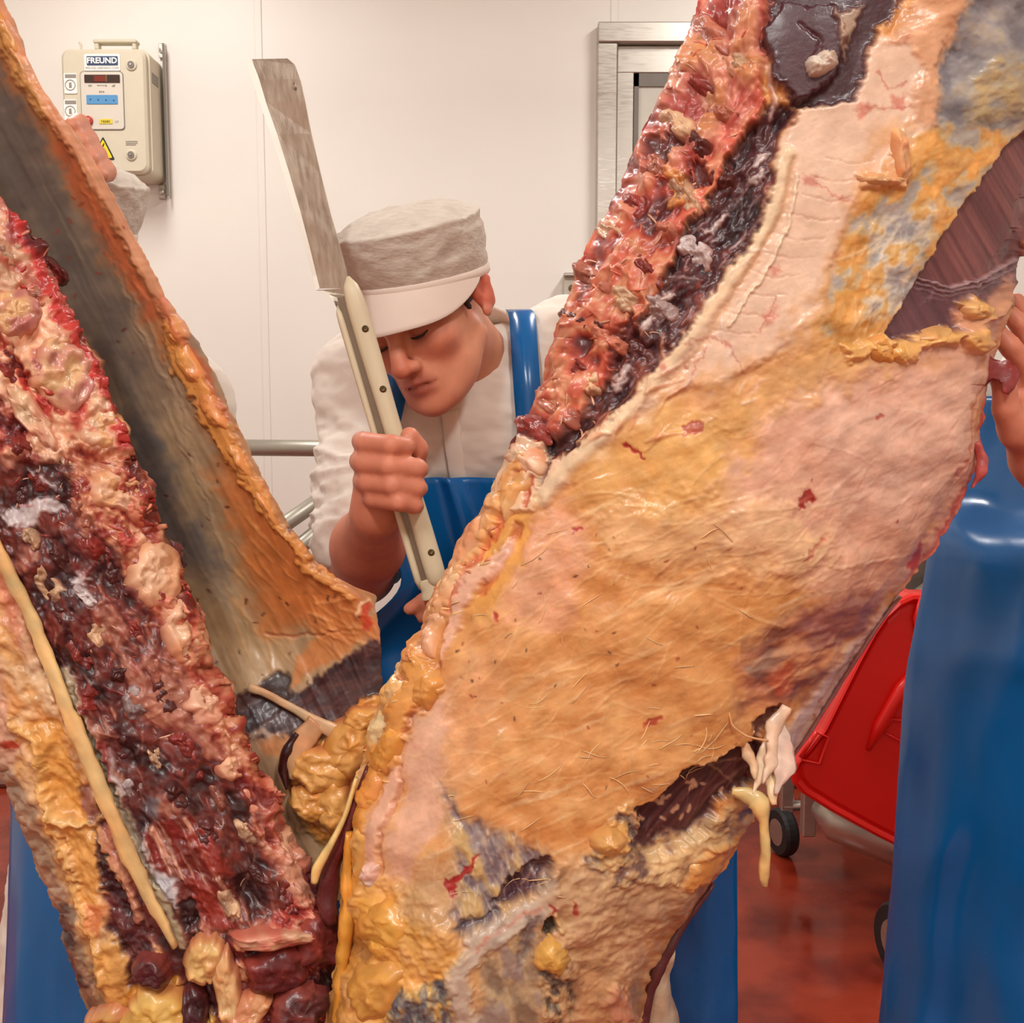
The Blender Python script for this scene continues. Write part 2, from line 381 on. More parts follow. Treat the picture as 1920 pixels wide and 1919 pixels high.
def text(name, body, px, py, width_px, mat, parent, off=0.004, height_px=None, bold=0.0, Y=None):
    cu = bpy.data.curves.new(name, 'FONT'); cu.body = body; cu.align_x = 'CENTER'; cu.align_y = 'CENTER'; cu.size = 1.0; cu.extrude = 0.0; cu.offset = bold
    tmp = bpy.data.objects.new(name, cu); COL.objects.link(tmp)
    dg = bpy.context.evaluated_depsgraph_get(); me = bpy.data.meshes.new_from_object(tmp.evaluated_get(dg))
    bpy.data.objects.remove(tmp)
    n = len(me.vertices); co = np.zeros(n*3, np.float32); me.vertices.foreach_get('co', co); co = co.reshape(-1, 3)
    mn, mxx = co.min(0), co.max(0); c = (mn+mxx)/2; sx = width_px*BF/F_PX/(mxx[0]-mn[0])
    sz = sx if height_px is None else height_px*BF/F_PX/(mxx[1]-mn[1])
    p = on_box(px, py)
    V = np.stack([(co[:, 0]-c[0])*sx, np.zeros(n), (co[:, 1]-c[1])*sz], 1)+np.array([p[0], BF-off, p[2]])
    org = np.array(parent['_org']) if '_org' in parent else np.array(parent.parent['_org'])
    me.vertices.foreach_set('co', (V-org).astype(np.float32).ravel()); me.materials.append(mat); me.update()
    o = bpy.data.objects.new(name, me); COL.objects.link(o); o.parent = parent; return o
def sub(o, parent):      # keep same origin as the top-level thing
    o['_org'] = list(parent['_org']); return o
sg = sub(plate('name_plate', 158, 102, 226, 133, M['white'], bx), bx)
plate('name_field', 163, 106, 222, 123, M['navy'], sg, 0.003)
text('lettering', 'FREUND', 192.5, 114.3, 54, M['white'], sg, 0.0065, 10.5, 0.03)
text('small_print', 'FREUND-GERMANY.COM', 192, 128, 60, M['greyprint'], sg, 0.0045)
pn = sub(plate('control_panel', 150, 134, 235, 244, M['gasket'], bx, 0.001), bx)
plate('panel_face', 151.3, 135.3, 233.7, 242.7, M['panel_grey'], pn, 0.002)
dp = plate('display', 159, 141, 226, 156, M['display'], pn, 0.004)
plate('display_glow', 177, 143, 200, 154, M['display_red'], pn, 0.0055)
plate('display_bar', 199, 142, 203, 155, M['rivet'], pn, 0.0062)
text('panel_lettering', 'on', 170, 161.5, 6, M['black'], pn, 0.0055)
text('panel_lettering', 'warnung', 192, 161.5, 18, M['black'], pn, 0.0055, 2.6)
text('panel_lettering', 'off', 214, 161.5, 6, M['black'], pn, 0.0055)
text('panel_lettering', 'RFA', 192, 173, 10, M['black'], pn, 0.0055, 3)
ks = plate('key_strip', 163, 179, 222, 196, M['blueplate'], pn, 0.004)
for k in range(4):
    p = on_box(171+14.5*k, 187.5+0.6*k); G().lathe([(0, 0), (0.0025, 0), (0.0025, 0.0015), (0, 0.0015)], (p[0], BF-0.0055, p[2]), (0, -1, 0), 10).make('key_mark', M['navy'], pn)
p = on_box(168, 227)
G().lathe([(0.0, 0), (0.0145, 0), (0.0145, 0.01), (0.011, 0.012), (0.0, 0.012)], (p[0], BF-0.003, p[2]), (0, -1, 0), 20).make('button', M['redbtn'], pn, smooth=False)
G().lathe([(0.0, 0), (0.0075, 0), (0.006, 0.006), (0.0, 0.007)], (p[0], BF-0.014, p[2]), (0, -1, 0), 16).make('button_cap', material('button_cap_pink', (206, 132, 112), 0.3, var=0.02), pn)
plate('yellow_tag', 187, 224, 212, 233, M['yellow2'], pn, 0.004)
text('panel_lettering', 'reset', 199.5, 228.5, 16, M['rivet'], pn, 0.0068)
text('panel_lettering', 'CP', 220, 229, 6, M['greyprint'], pn, 0.0055)
for (y0, y1) in ((138, 176), (187, 226)):
    st = sub(plate('round_symbol_sticker', 120, y0, 145.5, y1, M['white'], bx), bx)
    plate('sticker_heading', 122.5, y0+2, 143.5, y0+8.5, M['greyprint'], st, 0.0032, 0.001)
    p = on_box(132.5, y0+22); r = 9.6*BF/F_PX
    G().lathe([(r*0.86, 0), (r, 0), (r, 0.001), (r*0.86, 0.001), (r*0.86, 0)], (p[0], BF-0.0035, p[2]), (0, -1, 0), 28, cap=False).make('symbol_ring', M['greyprint'], st)
    G().prism(np.array([p]*4)+np.array([[-.003, 0, .006], [.003, 0, .007], [.004, 0, -.006], [-.003, 0, -.007]])*1.3+[0, -0.0035, 0], np.array([p]*4)+np.array([[-.003, 0, .006], [.003, 0, .007], [.004, 0, -.006], [-.003, 0, -.007]])*1.3+[0, -0.002, 0]).make('symbol_figure', M['greyprint'], st)
st = sub(plate('paper_label', 150, 246, 171, 282, M['white'], bx), bx)
for k in range(3): plate('print_line', 155, 250+k*4, 168, 251+k*4, M['greyprint'], st, 0.0032, 0.001)
wt = sub(G().make if False else empty('warning_triangle', bx['_org']), bx) if False else None
def tri(name, s_, mat, off, parent):
    pts = [on_box(192.5, 286.5+(1-s_)*22), on_box(192.5-24*s_, 300.5+1.5*0-0+ -0.5+ (s_-1)*9+0, ), on_box(192.5+24*s_, 300)]
    a = np.array([on_box(193.5+dx*s_, 283.5+dy*s_) for dx, dy in ((0, -27.5), (-22.5, 16.5), (22.5, 16.5))])
    # slightly rounded corners
    out = []
    for i in range(3):
        P, A, B = a[i], a[i-1], a[(i+1) % 3]
        out += [P+(A-P)*0.06, P+(A-P)*0.02+(B-P)*0.02, P+(B-P)*0.06]
    f = np.array(out); f[:, 1] = BF-off-0.0015; b = f.copy(); b[:, 1] = BF-off
    return G().prism(f, b).make(name, mat, parent)
wt = sub(tri('warning_triangle', 1.0, M['black'], 0.0005, bx), bx)
tri('warning_field', 0.80, M['yellow'], 0.002, wt)
bolt = np.array([on_box(x, y) for x, y in ((194.8, 269), (188.4, 284), (193.2, 283), (191.2, 292), (189.8, 291.2), (191.9, 296.5), (195.6, 292.2), (193.8, 292.2), (198, 279.5), (193.2, 280.8), (196.6, 269.6))])
bolt[:, 1] = BF-0.0045; V = np.concatenate([bolt, bolt+[0, 0.001, 0]])
n = len(bolt)
me = G(); me.add(V, [[i, n+i, n+(i+1) % n, (i+1) % n] for i in range(n)], [[0, 1, 9], [0, 9, 10], [1, 2, 9], [2, 8, 9], [2, 3, 8], [3, 7, 8], [3, 6, 7], [3, 4, 6], [4, 5, 6]])
me.make('lightning_bolt', M['black'], wt)
for py in (122, 291):
    p = on_box(246.5, py)
    lk = sub(G().lathe([(0, 0), (0.0185, 0), (0.0185, 0.003), (0.015, 0.005), (0.0, 0.005)], (p[0], BF-0.0005, p[2]), (0, -1, 0), 24).make('lock', M['box'], bx), bx)
    G().lathe([(0, 0), (0.011, 0), (0.011, 0.004), (0.0, 0.004)], (p[0], BF-0.005, p[2]), (0, -1, 0), 20).make('lock_socket', M['gasket'], lk)
    G().lathe([(0, 0), (0.0045, 0), (0.003, 0.004), (0.0, 0.004)], (p[0], BF-0.008, p[2]), (0, -1, 0), 12).make('lock_pin', M['steel'], lk)
for k in range(3): plate('print_line', 236, 264.5+k*3.2, 258-3*(k == 2), 266+k*3.2, M['greyprint'], bx, 0.0006, 0.0006)
# bracket on top, wall rail at the side, lower tabs, label on flank
zt = c0[2]
a, b_ = PX(178, 82, 3.9), PX(259, 82, 3.9)
h0 = PX(200, 78, 3.9)[2]-PX(200, 92, 3.9)[2]
br = sub(G().box(((a[0]+b_[0])/2, 3.9, PX(200, 80, 3.9)[2]), (b_[0]-a[0], 0.04, 0.012), bev=0.003).make('mounting_bar', M['box'], bx), bx)
for x in (a[0]+0.01, b_[0]-0.01): G().box((x, 3.9, PX(200, 87, 3.9)[2]), (0.014, 0.03, 0.03), bev=0.003).make('bar_foot', M['box'], br)
p = PX(152, 86, 3.9); G().tube([(p[0], 3.9, p[2]-0.016), (p[0], 3.9, p[2]+0.004), (p[0]-0.006, 3.9, p[2]+0.012)], 0.004, 8).make('hook_pin', M['box'], bx)
ra, rb = PX(308.5, 84, WY-0.02), PX(318, 371, WY-0.02)
rl = sub(G().box(((ra[0]+rb[0])/2, WY-0.02, (ra[2]+rb[2])/2), (rb[0]-ra[0], 0.04, ra[2]-rb[2]), bev=0.003).make('wall_rail', M['steel'], bx), bx)
G().box(((ra[0]+rb[0])/2+0.001, WY-0.042, (ra[2]+rb[2])/2), (0.006, 0.006, ra[2]-rb[2]-0.004)).make('rail_groove', M['gasket'], rl)
for py in (95, 360):
    p = PX(304, py, WY-0.012); G().box((p[0], WY-0.008, p[2]), (0.024, 0.012, 0.05), bev=0.002).make('tab', M['steel'], rl)
    G().lathe([(0, 0), (0.011, 0), (0.009, 0.006), (0, 0.008)], (p[0], WY-0.014, p[2]), (0, -1, 0), 14).make('screw', M['steel'], rl)
xs = bcx+bw/2+0.0075; za, zb = PX(298, 141, 3.9)[2], PX(298, 160, 3.9)[2]
G().box((xs, 3.9, (za+zb)/2), (0.002, 0.06, za-zb)).make('flank_label', M['greyprint'], bx)
# ================================================================ the carcass
def curve(tab):
    t = np.array(tab, float)
    return lambda y: np.interp(y, t[:, 0], t[:, 1])
class Paint:
    """tissue colours and relief over a surface chart given in u, v"""
    def __init__(s, U, V, base, seed=0):
        s.U, s.V = U, V; n = U.shape
        s.C = np.ones(n+(3,))*np.array(base, float); s.H = np.zeros(n); s.seed = seed
        s.w1 = fbm2(U/38, V/38, seed+1, 3); s.w2 = fbm2(U/38, V/38, seed+2, 3)
        s.w3 = fbm2(U/9, V/9, seed+3, 2); s.w4 = fbm2(U/9, V/9, seed+4, 2)
        s.var = fbm2(U/26, V/26, seed+5, 4)
    def _win(s, pts, m):
        p = np.array(pts, float); return (s.U > p[:, 0].min()-m) & (s.U < p[:, 0].max()+m) & (s.V > p[:, 1].min()-m) & (s.V < p[:, 1].max()+m)
    def mask(s, pts, soft=12, warp=10, fine=4):
        p = np.array(pts, float); k = s._win(pts, soft+warp+fine+4)
        u = s.U[k]+warp*s.w1[k]*1.6+fine*s.w3[k]*1.6; v = s.V[k]+warp*s.w2[k]*1.6+fine*s.w4[k]*1.6
        d2 = np.full(u.shape, 1e12); ins = np.zeros(u.shape, bool)
        for i in range(len(p)):
            a, b = p[i-1], p[i]; e = b-a; wx, wy = u-a[0], v-a[1]
            t = np.clip((wx*e[0]+wy*e[1])/(e@e+1e-9), 0, 1)
            d2 = np.minimum(d2, (wx-e[0]*t)**2+(wy-e[1]*t)**2)
            c1 = (a[1] > v) != (b[1] > v)
            with np.errstate(divide='ignore', invalid='ignore'):
                xi = a[0]+(v-a[1])*e[0]/(e[1] if e[1] != 0 else 1e-9)
            ins ^= c1 & (u < xi)
        d = np.sqrt(d2)*np.where(ins, 1, -1)
        return k, sstep(-soft/2, soft/2, d)
    def lmask(s, pts, w, soft, warp, fine):
        p = np.array(pts, float); wd = np.broadcast_to(np.asarray(w, float), (len(p),)); k = s._win(pts, wd.max()+soft+warp+fine+4)
        u = s.U[k]+warp*s.w1[k]*1.6+fine*s.w3[k]*1.6; v = s.V[k]+warp*s.w2[k]*1.6+fine*s.w4[k]*1.6
        best = np.full(u.shape, 1e9)
        for i in range(len(p)-1):
            a, b = p[i], p[i+1]; e = b-a; wx, wy = u-a[0], v-a[1]
            t = np.clip((wx*e[0]+wy*e[1])/(e@e+1e-9), 0, 1)
            best = np.minimum(best, np.hypot(wx-e[0]*t, wy-e[1]*t)-(wd[i]+(wd[i+1]-wd[i])*t)/2)
        return k, sstep(soft/2, -soft/2, best)
    def put(s, k, m, col, amt=1.0, h=0.0, var=0.07):
        if col is not None:
            c = np.array(col, float)*(1+var*s.var[k][..., None]*1.5)
            a = (m*amt)[..., None]; s.C[k] = s.C[k]*(1-a)+c*a
        s.H[k] += h*m
    def poly(s, pts, col, soft=14, warp=10, fine=4, amt=1.0, h=0.0, var=0.07):
        k, m = s.mask(pts, soft, warp, fine); s.put(k, m, col, amt, h, var)
    def calm(s, pts, f=0.3, soft=16):
        k, m = s.mask(pts, soft, 6, 3); s.H[k] *= 1-(1-f)*m
    def line(s, pts, w, col, soft=4, warp=5, fine=3, amt=1.0, h=0.0, var=0.07):
        k, m = s.lmask(pts, w, soft, warp, fine); s.put(k, m, col, amt, h, var)
    def mottle(s, pts, pal, sc=26, asp=1.0, ang=0.0, amp=0.006, soft=18, warp=12, amt=1.0, sharp=1.6, seed=0, bias=0.0, hb=0.0, ridge=True):
        """chopped flesh: colours picked from a palette by noise, relief along with it"""
        k, m = s.mask(pts, soft, warp, 5); u, v = s.U[k], s.V[k]; ca, sa = math.cos(ang), math.sin(ang)
        a = (u*ca+v*sa)/(sc*asp); b = (-u*sa+v*ca)/sc
        n1 = fbm2(a, b, s.seed+seed+31, 4, 0.55); n2 = fbm2(a*0.8+7, b*0.8+3, s.seed+seed+57, 4, 0.6)
        t = np.clip(0.5+bias+n1*sharp, 0, 0.9999); P = np.array(pal, float); x = t*(len(P)-1)
        c = np.stack([np.interp(x, np.arange(len(P)), P[:, j]) for j in range(3)], -1)
        c *= (1+0.16*n2)[..., None]
        al = (m*amt)[..., None]; s.C[k] = s.C[k]*(1-al)+np.clip(c, 0, 255)*al
        r = (1-2*np.abs(n2)) if ridge else n2
        s.H[k] += m*(amp*(n1*1.2+0.7*r)+hb)
    def specks(s, n, box, col, rng, r=(2, 5), amt=0.9, inside=None):
        for _ in range(n):
            x = rng.uniform(box[0], box[2]); y = rng.uniform(box[1], box[3]); q = rng.uniform(*r); an = rng.uniform(0, 3.14)
            s.line([(x, y), (x+q*1.5*math.cos(an), y+q*1.5*math.sin(an))], q, col, 2.5, 1, 1, amt)
    def strands(s, n, box, col, rng, ang, spread=0.25, ln=(40, 140), w=(1.5, 4), amt=0.5, h=0.0006, bend=0.3):
        for _ in range(n):
            x = rng.uniform(box[0], box[2]); y = rng.uniform(box[1], box[3]); a = ang+rng.normal(0, spread); L = rng.uniform(*ln); bd = rng.normal(0, bend)
            pts = [(x, y)]
            for j in range(4):
                x += L/4*math.cos(a); y += L/4*math.sin(a); a += bd/3; pts.append((x, y))
            ww = rng.uniform(*w); s.line(pts, [ww*0.4, ww, ww*1.1, ww*0.8, ww*0.3], col, 5, 2, 1, amt*0.75*rng.uniform(0.4, 1), h*0.4)

def slab(name, yl, yr, rows, NX, depth, paint_fn, mat, parent, thick=0.09, bulge=(0.08, 2.2, 0.55), base=(220, 160, 100), seed=0, edge_noise=4.0, nb=18, ends=True, shell=False):
    """closed solid: front chart with relief, rounded back; returns object and a sampler of front points"""
    Y = rows[:, None]; nr = len(rows)
    t = np.linspace(-1, 1, NX); sN = 0.72*t+0.28*np.sin(t*math.pi/2)
    en = edge_noise
    L = yl(rows)+en*fbm2(rows/16, rows*0+3.3, seed+7, 3)*1.6; R_ = yr(rows)+en*fbm2(rows/16, rows*0+9.3, seed+8, 3)*1.6
    U = ((L+R_)/2)[:, None]+((R_-L)/2)[:, None]*sN[None, :]; V = np.broadcast_to(Y, U.shape).copy()
    def smo(a, n=25): return np.convolve(np.pad(a, n, mode='edge'), np.ones(2*n+1)/(2*n+1), 'valid')
    Ls, Rs = smo(smo(L)), smo(smo(R_)); S = np.clip((U-((Ls+Rs)/2)[:, None])/((Rs-Ls)/2)[:, None], -1, 1)
    taper = 1-np.clip(np.abs(sN)[None, :]-0.9, 0, 1)*10
    P = Paint(U, V, base, seed); paint_fn(P)
    A, pw, ex = bulge
    prof = A*np.power(np.clip(1-np.abs(S)**pw, 0, 1), ex)*np.sqrt(np.clip(taper, 0, 1))
    D0 = depth(U, V, S)
    P0 = at(U, V, D0-prof)
    du = np.gradient(P0, axis=1); dv = np.gradient(P0, axis=0); N = np.cross(du, dv)
    N /= np.linalg.norm(N, axis=-1, keepdims=True)+1e-12; N *= np.where(N[..., 1:2] > 0, -1, 1)
    P1 = P0+N*(P.H*np.clip((1-np.abs(S))*14+0.25, 0, 1))[..., None]
    # back
    tb = np.linspace(-1, 1, nb+2)[1:-1]
    Lp, Rp = P1[:, 0], P1[:, -1]
    B = []
    for q in tb:
        f = (q+1)/2; p = Lp*(1-f)+Rp*f; p = p.copy(); p[:, 1] += thick*math.pow(1-abs(q)**2.4, 0.6)
        if shell: p = P1[:, int(np.argmin(abs(sN-q)))].copy(); p[:, 1] += thick*math.pow(1-abs(q)**6, 0.5)+0.003
        B.append(p)
    B = np.stack(B, 1)                      # (nr, nb, 3), from left to right
    ring = np.concatenate([P1, B[:, ::-1]], 1); k = ring.shape[1]
    Vv = ring.reshape(-1, 3); i = np.arange(nr-1)[:, None]; j = np.arange(k)[None, :]; j2 = (j+1) % k
    F = np.stack([i*k+j, i*k+j2, (i+1)*k+j2, (i+1)*k+j], -1).reshape(-1, 4)
    P.C = P.C*0.96+P.C.mean(-1, keepdims=True)*0.04
    Cl = lin(np.clip(P.C, 0, 255))
    bc = np.broadcast_to(lin(np.array(base)), (nr, nb, 3))*0.9
    C = np.concatenate([Cl, bc], 1).reshape(-1, 3)
    tris = []
    if ends:
        c0 = len(Vv); Vv = np.concatenate([Vv, ring[0].mean(0)[None], ring[-1].mean(0)[None]]); C = np.concatenate([C, C[:1], C[-1:]])
        jj = np.arange(k); tris = [np.stack([np.full(k, c0), (jj+1) % k, jj], -1), np.stack([np.full(k, c0+1), (nr-1)*k+jj, (nr-1)*k+(jj+1) % k], -1)]
        tris = [np.concatenate(tris)]
    o = mesh_obj(name, Vv, [F]+tris, mat, parent, col=C)
    def front(px, py, lift=0.0):
        if np.ndim(px):
            r = np.clip(np.searchsorted(rows, py), 0, nr-1); c = np.zeros(r.shape, int)
            for q in np.unique(r): c[r == q] = np.clip(np.searchsorted(U[q], px[r == q]), 0, NX-1)
            return P1[r, c], N[r, c]
        r = int(np.clip(np.searchsorted(rows, py), 0, nr-1)); c = int(np.clip(np.searchsorted(U[r], px), 0, NX-1)); return P1[r, c]+N[r, c]*lift
    return o, front
def rows_of(y0, y1, step, ext0, ext1):
    a = np.arange(y0, y1+step, step); lo = np.arange(ext0, y0, 14.0) if ext0 < y0 else np.array([]); hi = np.arange(a[-1]+14, ext1, 14.0) if ext1 > y1 else np.array([])
    return np.concatenate([lo, a, hi])
def lump(front, pts, mat, name, parent, col, rad, lift=0.0, sub_=3, seed=0, squash=0.6, noise=0.25, thick_dir=None):
    """a lumpy solid draped along a chart path: pts (px,py) with radii in px"""
    rng = np.random.default_rng(seed); P = np.array([front(x, y, lift) for x, y in pts]); P = np.array(P)
    n = max(8, len(P)*5); tt = np.linspace(0, 1, n); ks = np.linspace(0, 1, len(P))
    Q = np.stack([np.interp(tt, ks, P[:, j]) for j in range(3)], 1)
    for _ in range(2): Q[1:-1] = (Q[:-2]+2*Q[1:-1]+Q[2:])/4
    r = np.interp(tt, ks, np.broadcast_to(np.asarray(rad, float), (len(P),)))*1.06/F_PX
    r = r*np.sqrt(np.clip(1-np.abs(2*tt-1)**6, 0.02, 1))
    g = G(); g.tube(Q, r, 14); V = np.concatenate(g.v)
    nz = fbm3(V*60+seed*3.1, seed, 3); ctr = np.concatenate([np.repeat(Q, 14, 0), Q[:1], Q[-1:]])
    dlt = (V-ctr)*(1+noise*1.8*nz)[:, None]; dlt[:, 1] *= squash; V = ctr+dlt
    c = lin(np.clip(np.array(col)*(1+0.10*fbm3(V*90+5, seed+3, 3))[:, None], 0, 255))
    g.v = [V]; return g.make(name, mat, parent, smooth=True, col=c)

def chunk(front, cx, cy, rx, ry, ang, name, parent, col, mat, seed, lift=0.004, th=0.012, col2=None, n=44, pw=5.0, rim_col=(190, 84, 64), rim=0.5, rough=0.004):
    """an irregular piece of bone, meat or fat lying on the chart, domed or flat-topped"""
    nr_ = 15; an = np.arange(n)*2*math.pi/n
    rad = 1+0.34*fbm2(np.cos(an)*1.5+seed*1.3, np.sin(an)*1.5+seed*0.7, seed, 3)+0.10*fbm2(np.cos(an)*5+seed, np.sin(an)*5, seed+1, 2)
    rr = np.linspace(0.04, 1, nr_)**0.8
    ux = rx*np.sign(np.cos(an))*np.abs(np.cos(an))**0.8*rad; uy = ry*np.sign(np.sin(an))*np.abs(np.sin(an))**0.8*rad
    ca, sa = math.cos(ang), math.sin(ang); X = ux*ca-uy*sa; Y_ = ux*sa+uy*ca
    U_ = cx+rr[:, None]*X[None]; V_ = cy+rr[:, None]*Y_[None]
    P_, N_ = front(U_.ravel(), V_.ravel()); P_ = P_.reshape(nr_, n, 3)
    m0 = P_.mean((0, 1)); Nm = unit(N_.mean(0))
    uu = (U_.ravel()-cx)/max(rx, ry); vv = (V_.ravel()-cy)/max(rx, ry); A_ = np.stack([np.ones_like(uu), uu, vv, uu*uu, vv*vv, uu*vv], 1)
    cf = np.linalg.lstsq(A_, P_.reshape(-1, 3)[:, 1], rcond=None)[0]; by = (A_@cf).reshape(U_.shape)
    prof = np.power(np.clip(1-rr**pw, 0, 1), 0.6)
    nz = fbm2(U_/18+seed, V_/18, seed+5, 4); n2 = fbm2(U_/34+seed*2.1, V_/34, seed+6, 3)
    hh = -0.005+(lift+th*0.8+0.005)*prof[:, None]+rough*1.6*nz*prof[:, None]
    V3 = at(U_, V_, by)+Nm*hh[..., None]
    t = np.clip(0.5+1.5*n2+0.4*nz, 0, 1)[..., None]; c = np.array(col, float)*(1-t)+np.array(col if col2 is None else col2, float)*t
    c = c*(1+0.12*nz)[..., None]; rm = (rim*sstep(0.72, 1.0, rr+0.16*nz.mean(1)))[:, None, None]*np.ones((1, n, 1)); c = c*(1-rm)+np.array(rim_col, float)*rm
    V = np.concatenate([V3.reshape(-1, 3), V3[-1]+np.array([0, 0.012, 0])]); c = np.concatenate([c.reshape(-1, 3), c[-1]])
    q = [[i*n+j, i*n+(j+1) % n, (i+1)*n+(j+1) % n, (i+1)*n+j] for i in range(nr_) for j in range(n)]
    V = np.concatenate([V, [V[:n].mean(0)], [V[-n:].mean(0)]]); c = np.concatenate([c, c[:1], c[-1:]]); K = (nr_+1)*n
    tr = [[K, (j+1) % n, j] for j in range(n)]+[[K+1, nr_*n+j, nr_*n+(j+1) % n] for j in range(n)]
    c = c*0.92+c.mean(-1, keepdims=True)*0.08
    return G().add(V, q, tr).make(name, mat, parent, smooth=True, col=lin(np.clip(c, 0, 255)))
# ---------------------------------------------------------------- the fat-covered side
RL = curve([(-900, 1700), (-400, 1470), (-60, 1335), (0, 1312), (60, 1292), (120, 1270), (180, 1245), (240, 1207), (300, 1182), (350, 1162), (400, 1132), (450, 1103), (500, 1086), (550, 1068), (600, 1048), (650, 1035), (700, 1022), (750, 1010), (790, 985), (830, 958), (870, 948), (900, 932), (950, 910), (1000, 880), (1040, 857), (1070, 838), (1100, 822), (1130, 800), (1180, 790), (1205, 762), (1240, 757), (1260, 742), (1300, 722), (1330, 708), (1360, 694), (1400, 684), (1450, 670), (1500, 656), (1550, 648), (1600, 642), (1640, 638), (1700, 640), (1750, 640), (1800, 632), (1850, 618), (1919, 608), (2050, 600), (2300, 640), (2460, 720)])
RR = curve([(-900, 2060), (-400, 2080), (0, 2040), (300, 1990), (450, 1945), (490, 1912), (540, 1905), (580, 1897), (620, 1880), (660, 1866), (700, 1853), (760, 1846), (820, 1838), (870, 1834), (920, 1815), (970, 1790), (1030, 1757), (1070, 1722), (1120, 1682), (1160, 1652), (1230, 1603), (1300, 1562), (1370, 1520), (1420, 1482), (1460, 1464), (1480, 1440), (1500, 1420), (1540, 1412), (1570, 1388), (1620, 1368), (1650, 1340), (1690, 1312), (1740, 1272), (1790, 1242), (1830, 1222), (1870, 1212), (1919, 1204), (2050, 1180), (2300, 1080), (2460, 960)])
def R_depth(U, V, S): return 1.15+0.015*S-0.03*sstep(1300, 1900, V)
def R_paint(p):
    rng = np.random.default_rng(5); U, V = p.U, p.V; AX = -0.42           # fibre direction on the chart
    ca, sa = math.cos(AX), math.sin(AX); al = U*ca+V*sa; ac = -U*sa+V*ca
    big = fbm2(U/120, V/120, 71, 3); fib = fbm2(al/150, ac/13, 72, 4); fine = fbm2(al/30, ac/9, 73, 3); lum = fbm2(U/46, V/40, 74, 4)
    p.H += 0.010*big+0.00035*fib+0.0004*fine+0.0012*lum+0.0016*fbm2(U/80, V/70, 79, 2)
    warm = np.array([214, 140, 74.]); pale = np.array([242, 204, 156.]); pink = np.array([226, 166, 138.])
    m = np.clip(0.5+1.1*lum+0.3*big, 0, 1)[..., None]; p.C = warm*(1-m)+np.array([230, 168, 100.])*m
    m = np.clip(fib*2.2-0.35, 0, 0.75)[..., None]; p.C = p.C*(1-m)+pale*m
    m = np.clip(-fine*1.4-0.3, 0, 0.5)[..., None]; p.C = p.C*(1-m)+np.array([190, 112, 54.])*m
    # pinkish sheet over the flank, high and to the belly edge
    p.poly([(1480, 660), (1660, 640), (1860, 640), (1850, 900), (1700, 1110), (1640, 1180), (1560, 1130), (1440, 1060), (1330, 1010), (1360, 900), (1420, 780)], (228, 174, 148), 90, 40, 8, 0.85, h=0.002)
    p.poly([(1500, 760), (1700, 700), (1830, 720), (1800, 900), (1680, 1000), (1560, 960)], (238, 192, 168), 90, 40, 8, 0.6)
    p.poly([(1090, 960), (1240, 940), (1450, 940), (1560, 1010), (1500, 1080), (1300, 1090), (1160, 1060)], (238, 190, 136), 60, 25, 6, 0.7, h=0.003)
    p.poly([(1080, 820), (1240, 770), (1400, 800), (1380, 920), (1240, 960), (1080, 920)], (234, 178, 98), 90, 30, 8, 0.75)
    p.poly([(1480, 560), (1620, 540), (1700, 620), (1640, 700), (1500, 740), (1380, 820), (1300, 800), (1420, 690)], (226, 170, 100), 70, 24, 8, 0.8, h=0.003)
    p.poly([(1540, 800), (1680, 760), (1700, 900), (1560, 950)], (214, 168, 142), 70, 30, 8, 0.4)
    # deep orange in the middle and below
    p.poly([(900, 1240), (1100, 1090), (1400, 1100), (1500, 1200), (1380, 1380), (1150, 1500), (900, 1500), (800, 1400)], (218, 152, 88), 160, 50, 8, 0.42)
    p.poly([(960, 960), (1060, 940), (1100, 1040), (1060, 1180), (960, 1180), (930, 1060)], (226, 160, 124), 50, 20, 6, 0.75)
    p.poly([(935, 930), (1000, 930), (975, 1060), (900, 1160), (875, 1150), (905, 1050)], (230, 160, 74), 22, 8, 4, 0.9, h=-0.002)
    p.poly([(740, 1440), (830, 1260), (960, 1180), (940, 1330), (830, 1560), (760, 1640)], (220, 156, 104), 60, 20, 6, 0.7)
    p.poly([(770, 1360), (850, 1290), (830, 1520), (760, 1660), (720, 1640)], (232, 182, 158), 30, 10, 5, 0.75)
    # bruised, reddish-brown patches by the belly edge
    p.mottle([(1370, 1250), (1480, 1160), (1580, 1130), (1640, 1140), (1560, 1260), (1480, 1340), (1400, 1350)], [(128, 74, 66), (176, 108, 84), (214, 150, 106), (222, 160, 120)], 40, 2.2, AX, 0.003, 60, 20, 0.85)
    p.poly([(1500, 1160), (1590, 1120), (1640, 1130), (1600, 1190), (1530, 1220)], (150, 88, 86), 40, 14, 6, 0.7)
    p.poly([(1440, 1270), (1480, 1240), (1490, 1290), (1450, 1310)], (206, 92, 58), 18, 8, 4, 0.7)
    p.poly([(1400, 1255), (1450, 1215), (1470, 1230), (1420, 1275)], (140, 130, 126), 22, 8, 4, 0.55)
    # smooth whitish peritoneum band
    p.calm([(1590, 175), (1640, 70), (1770, 60), (1700, 320), (1610, 330), (1530, 570), (1420, 690), (1270, 735), (1110, 850), (1020, 945), (1000, 915), (1260, 650), (1440, 370), (1500, 200)], 0.35)
    p.calm([(1425, 90), (1450, -140), (1800, -500), (1690, 0), (1600, 185), (1500, 200)], 0.15)
    p.calm([(1930, 240), (1835, 345), (1720, 520), (1665, 632), (1790, 622), (1925, 480), (2000, 300)], 0.2)
    p.calm([(1428, 1392), (1330, 1436), (1235, 1490), (1190, 1516), (1178, 1596), (1275, 1590), (1440, 1440)], 0.3)
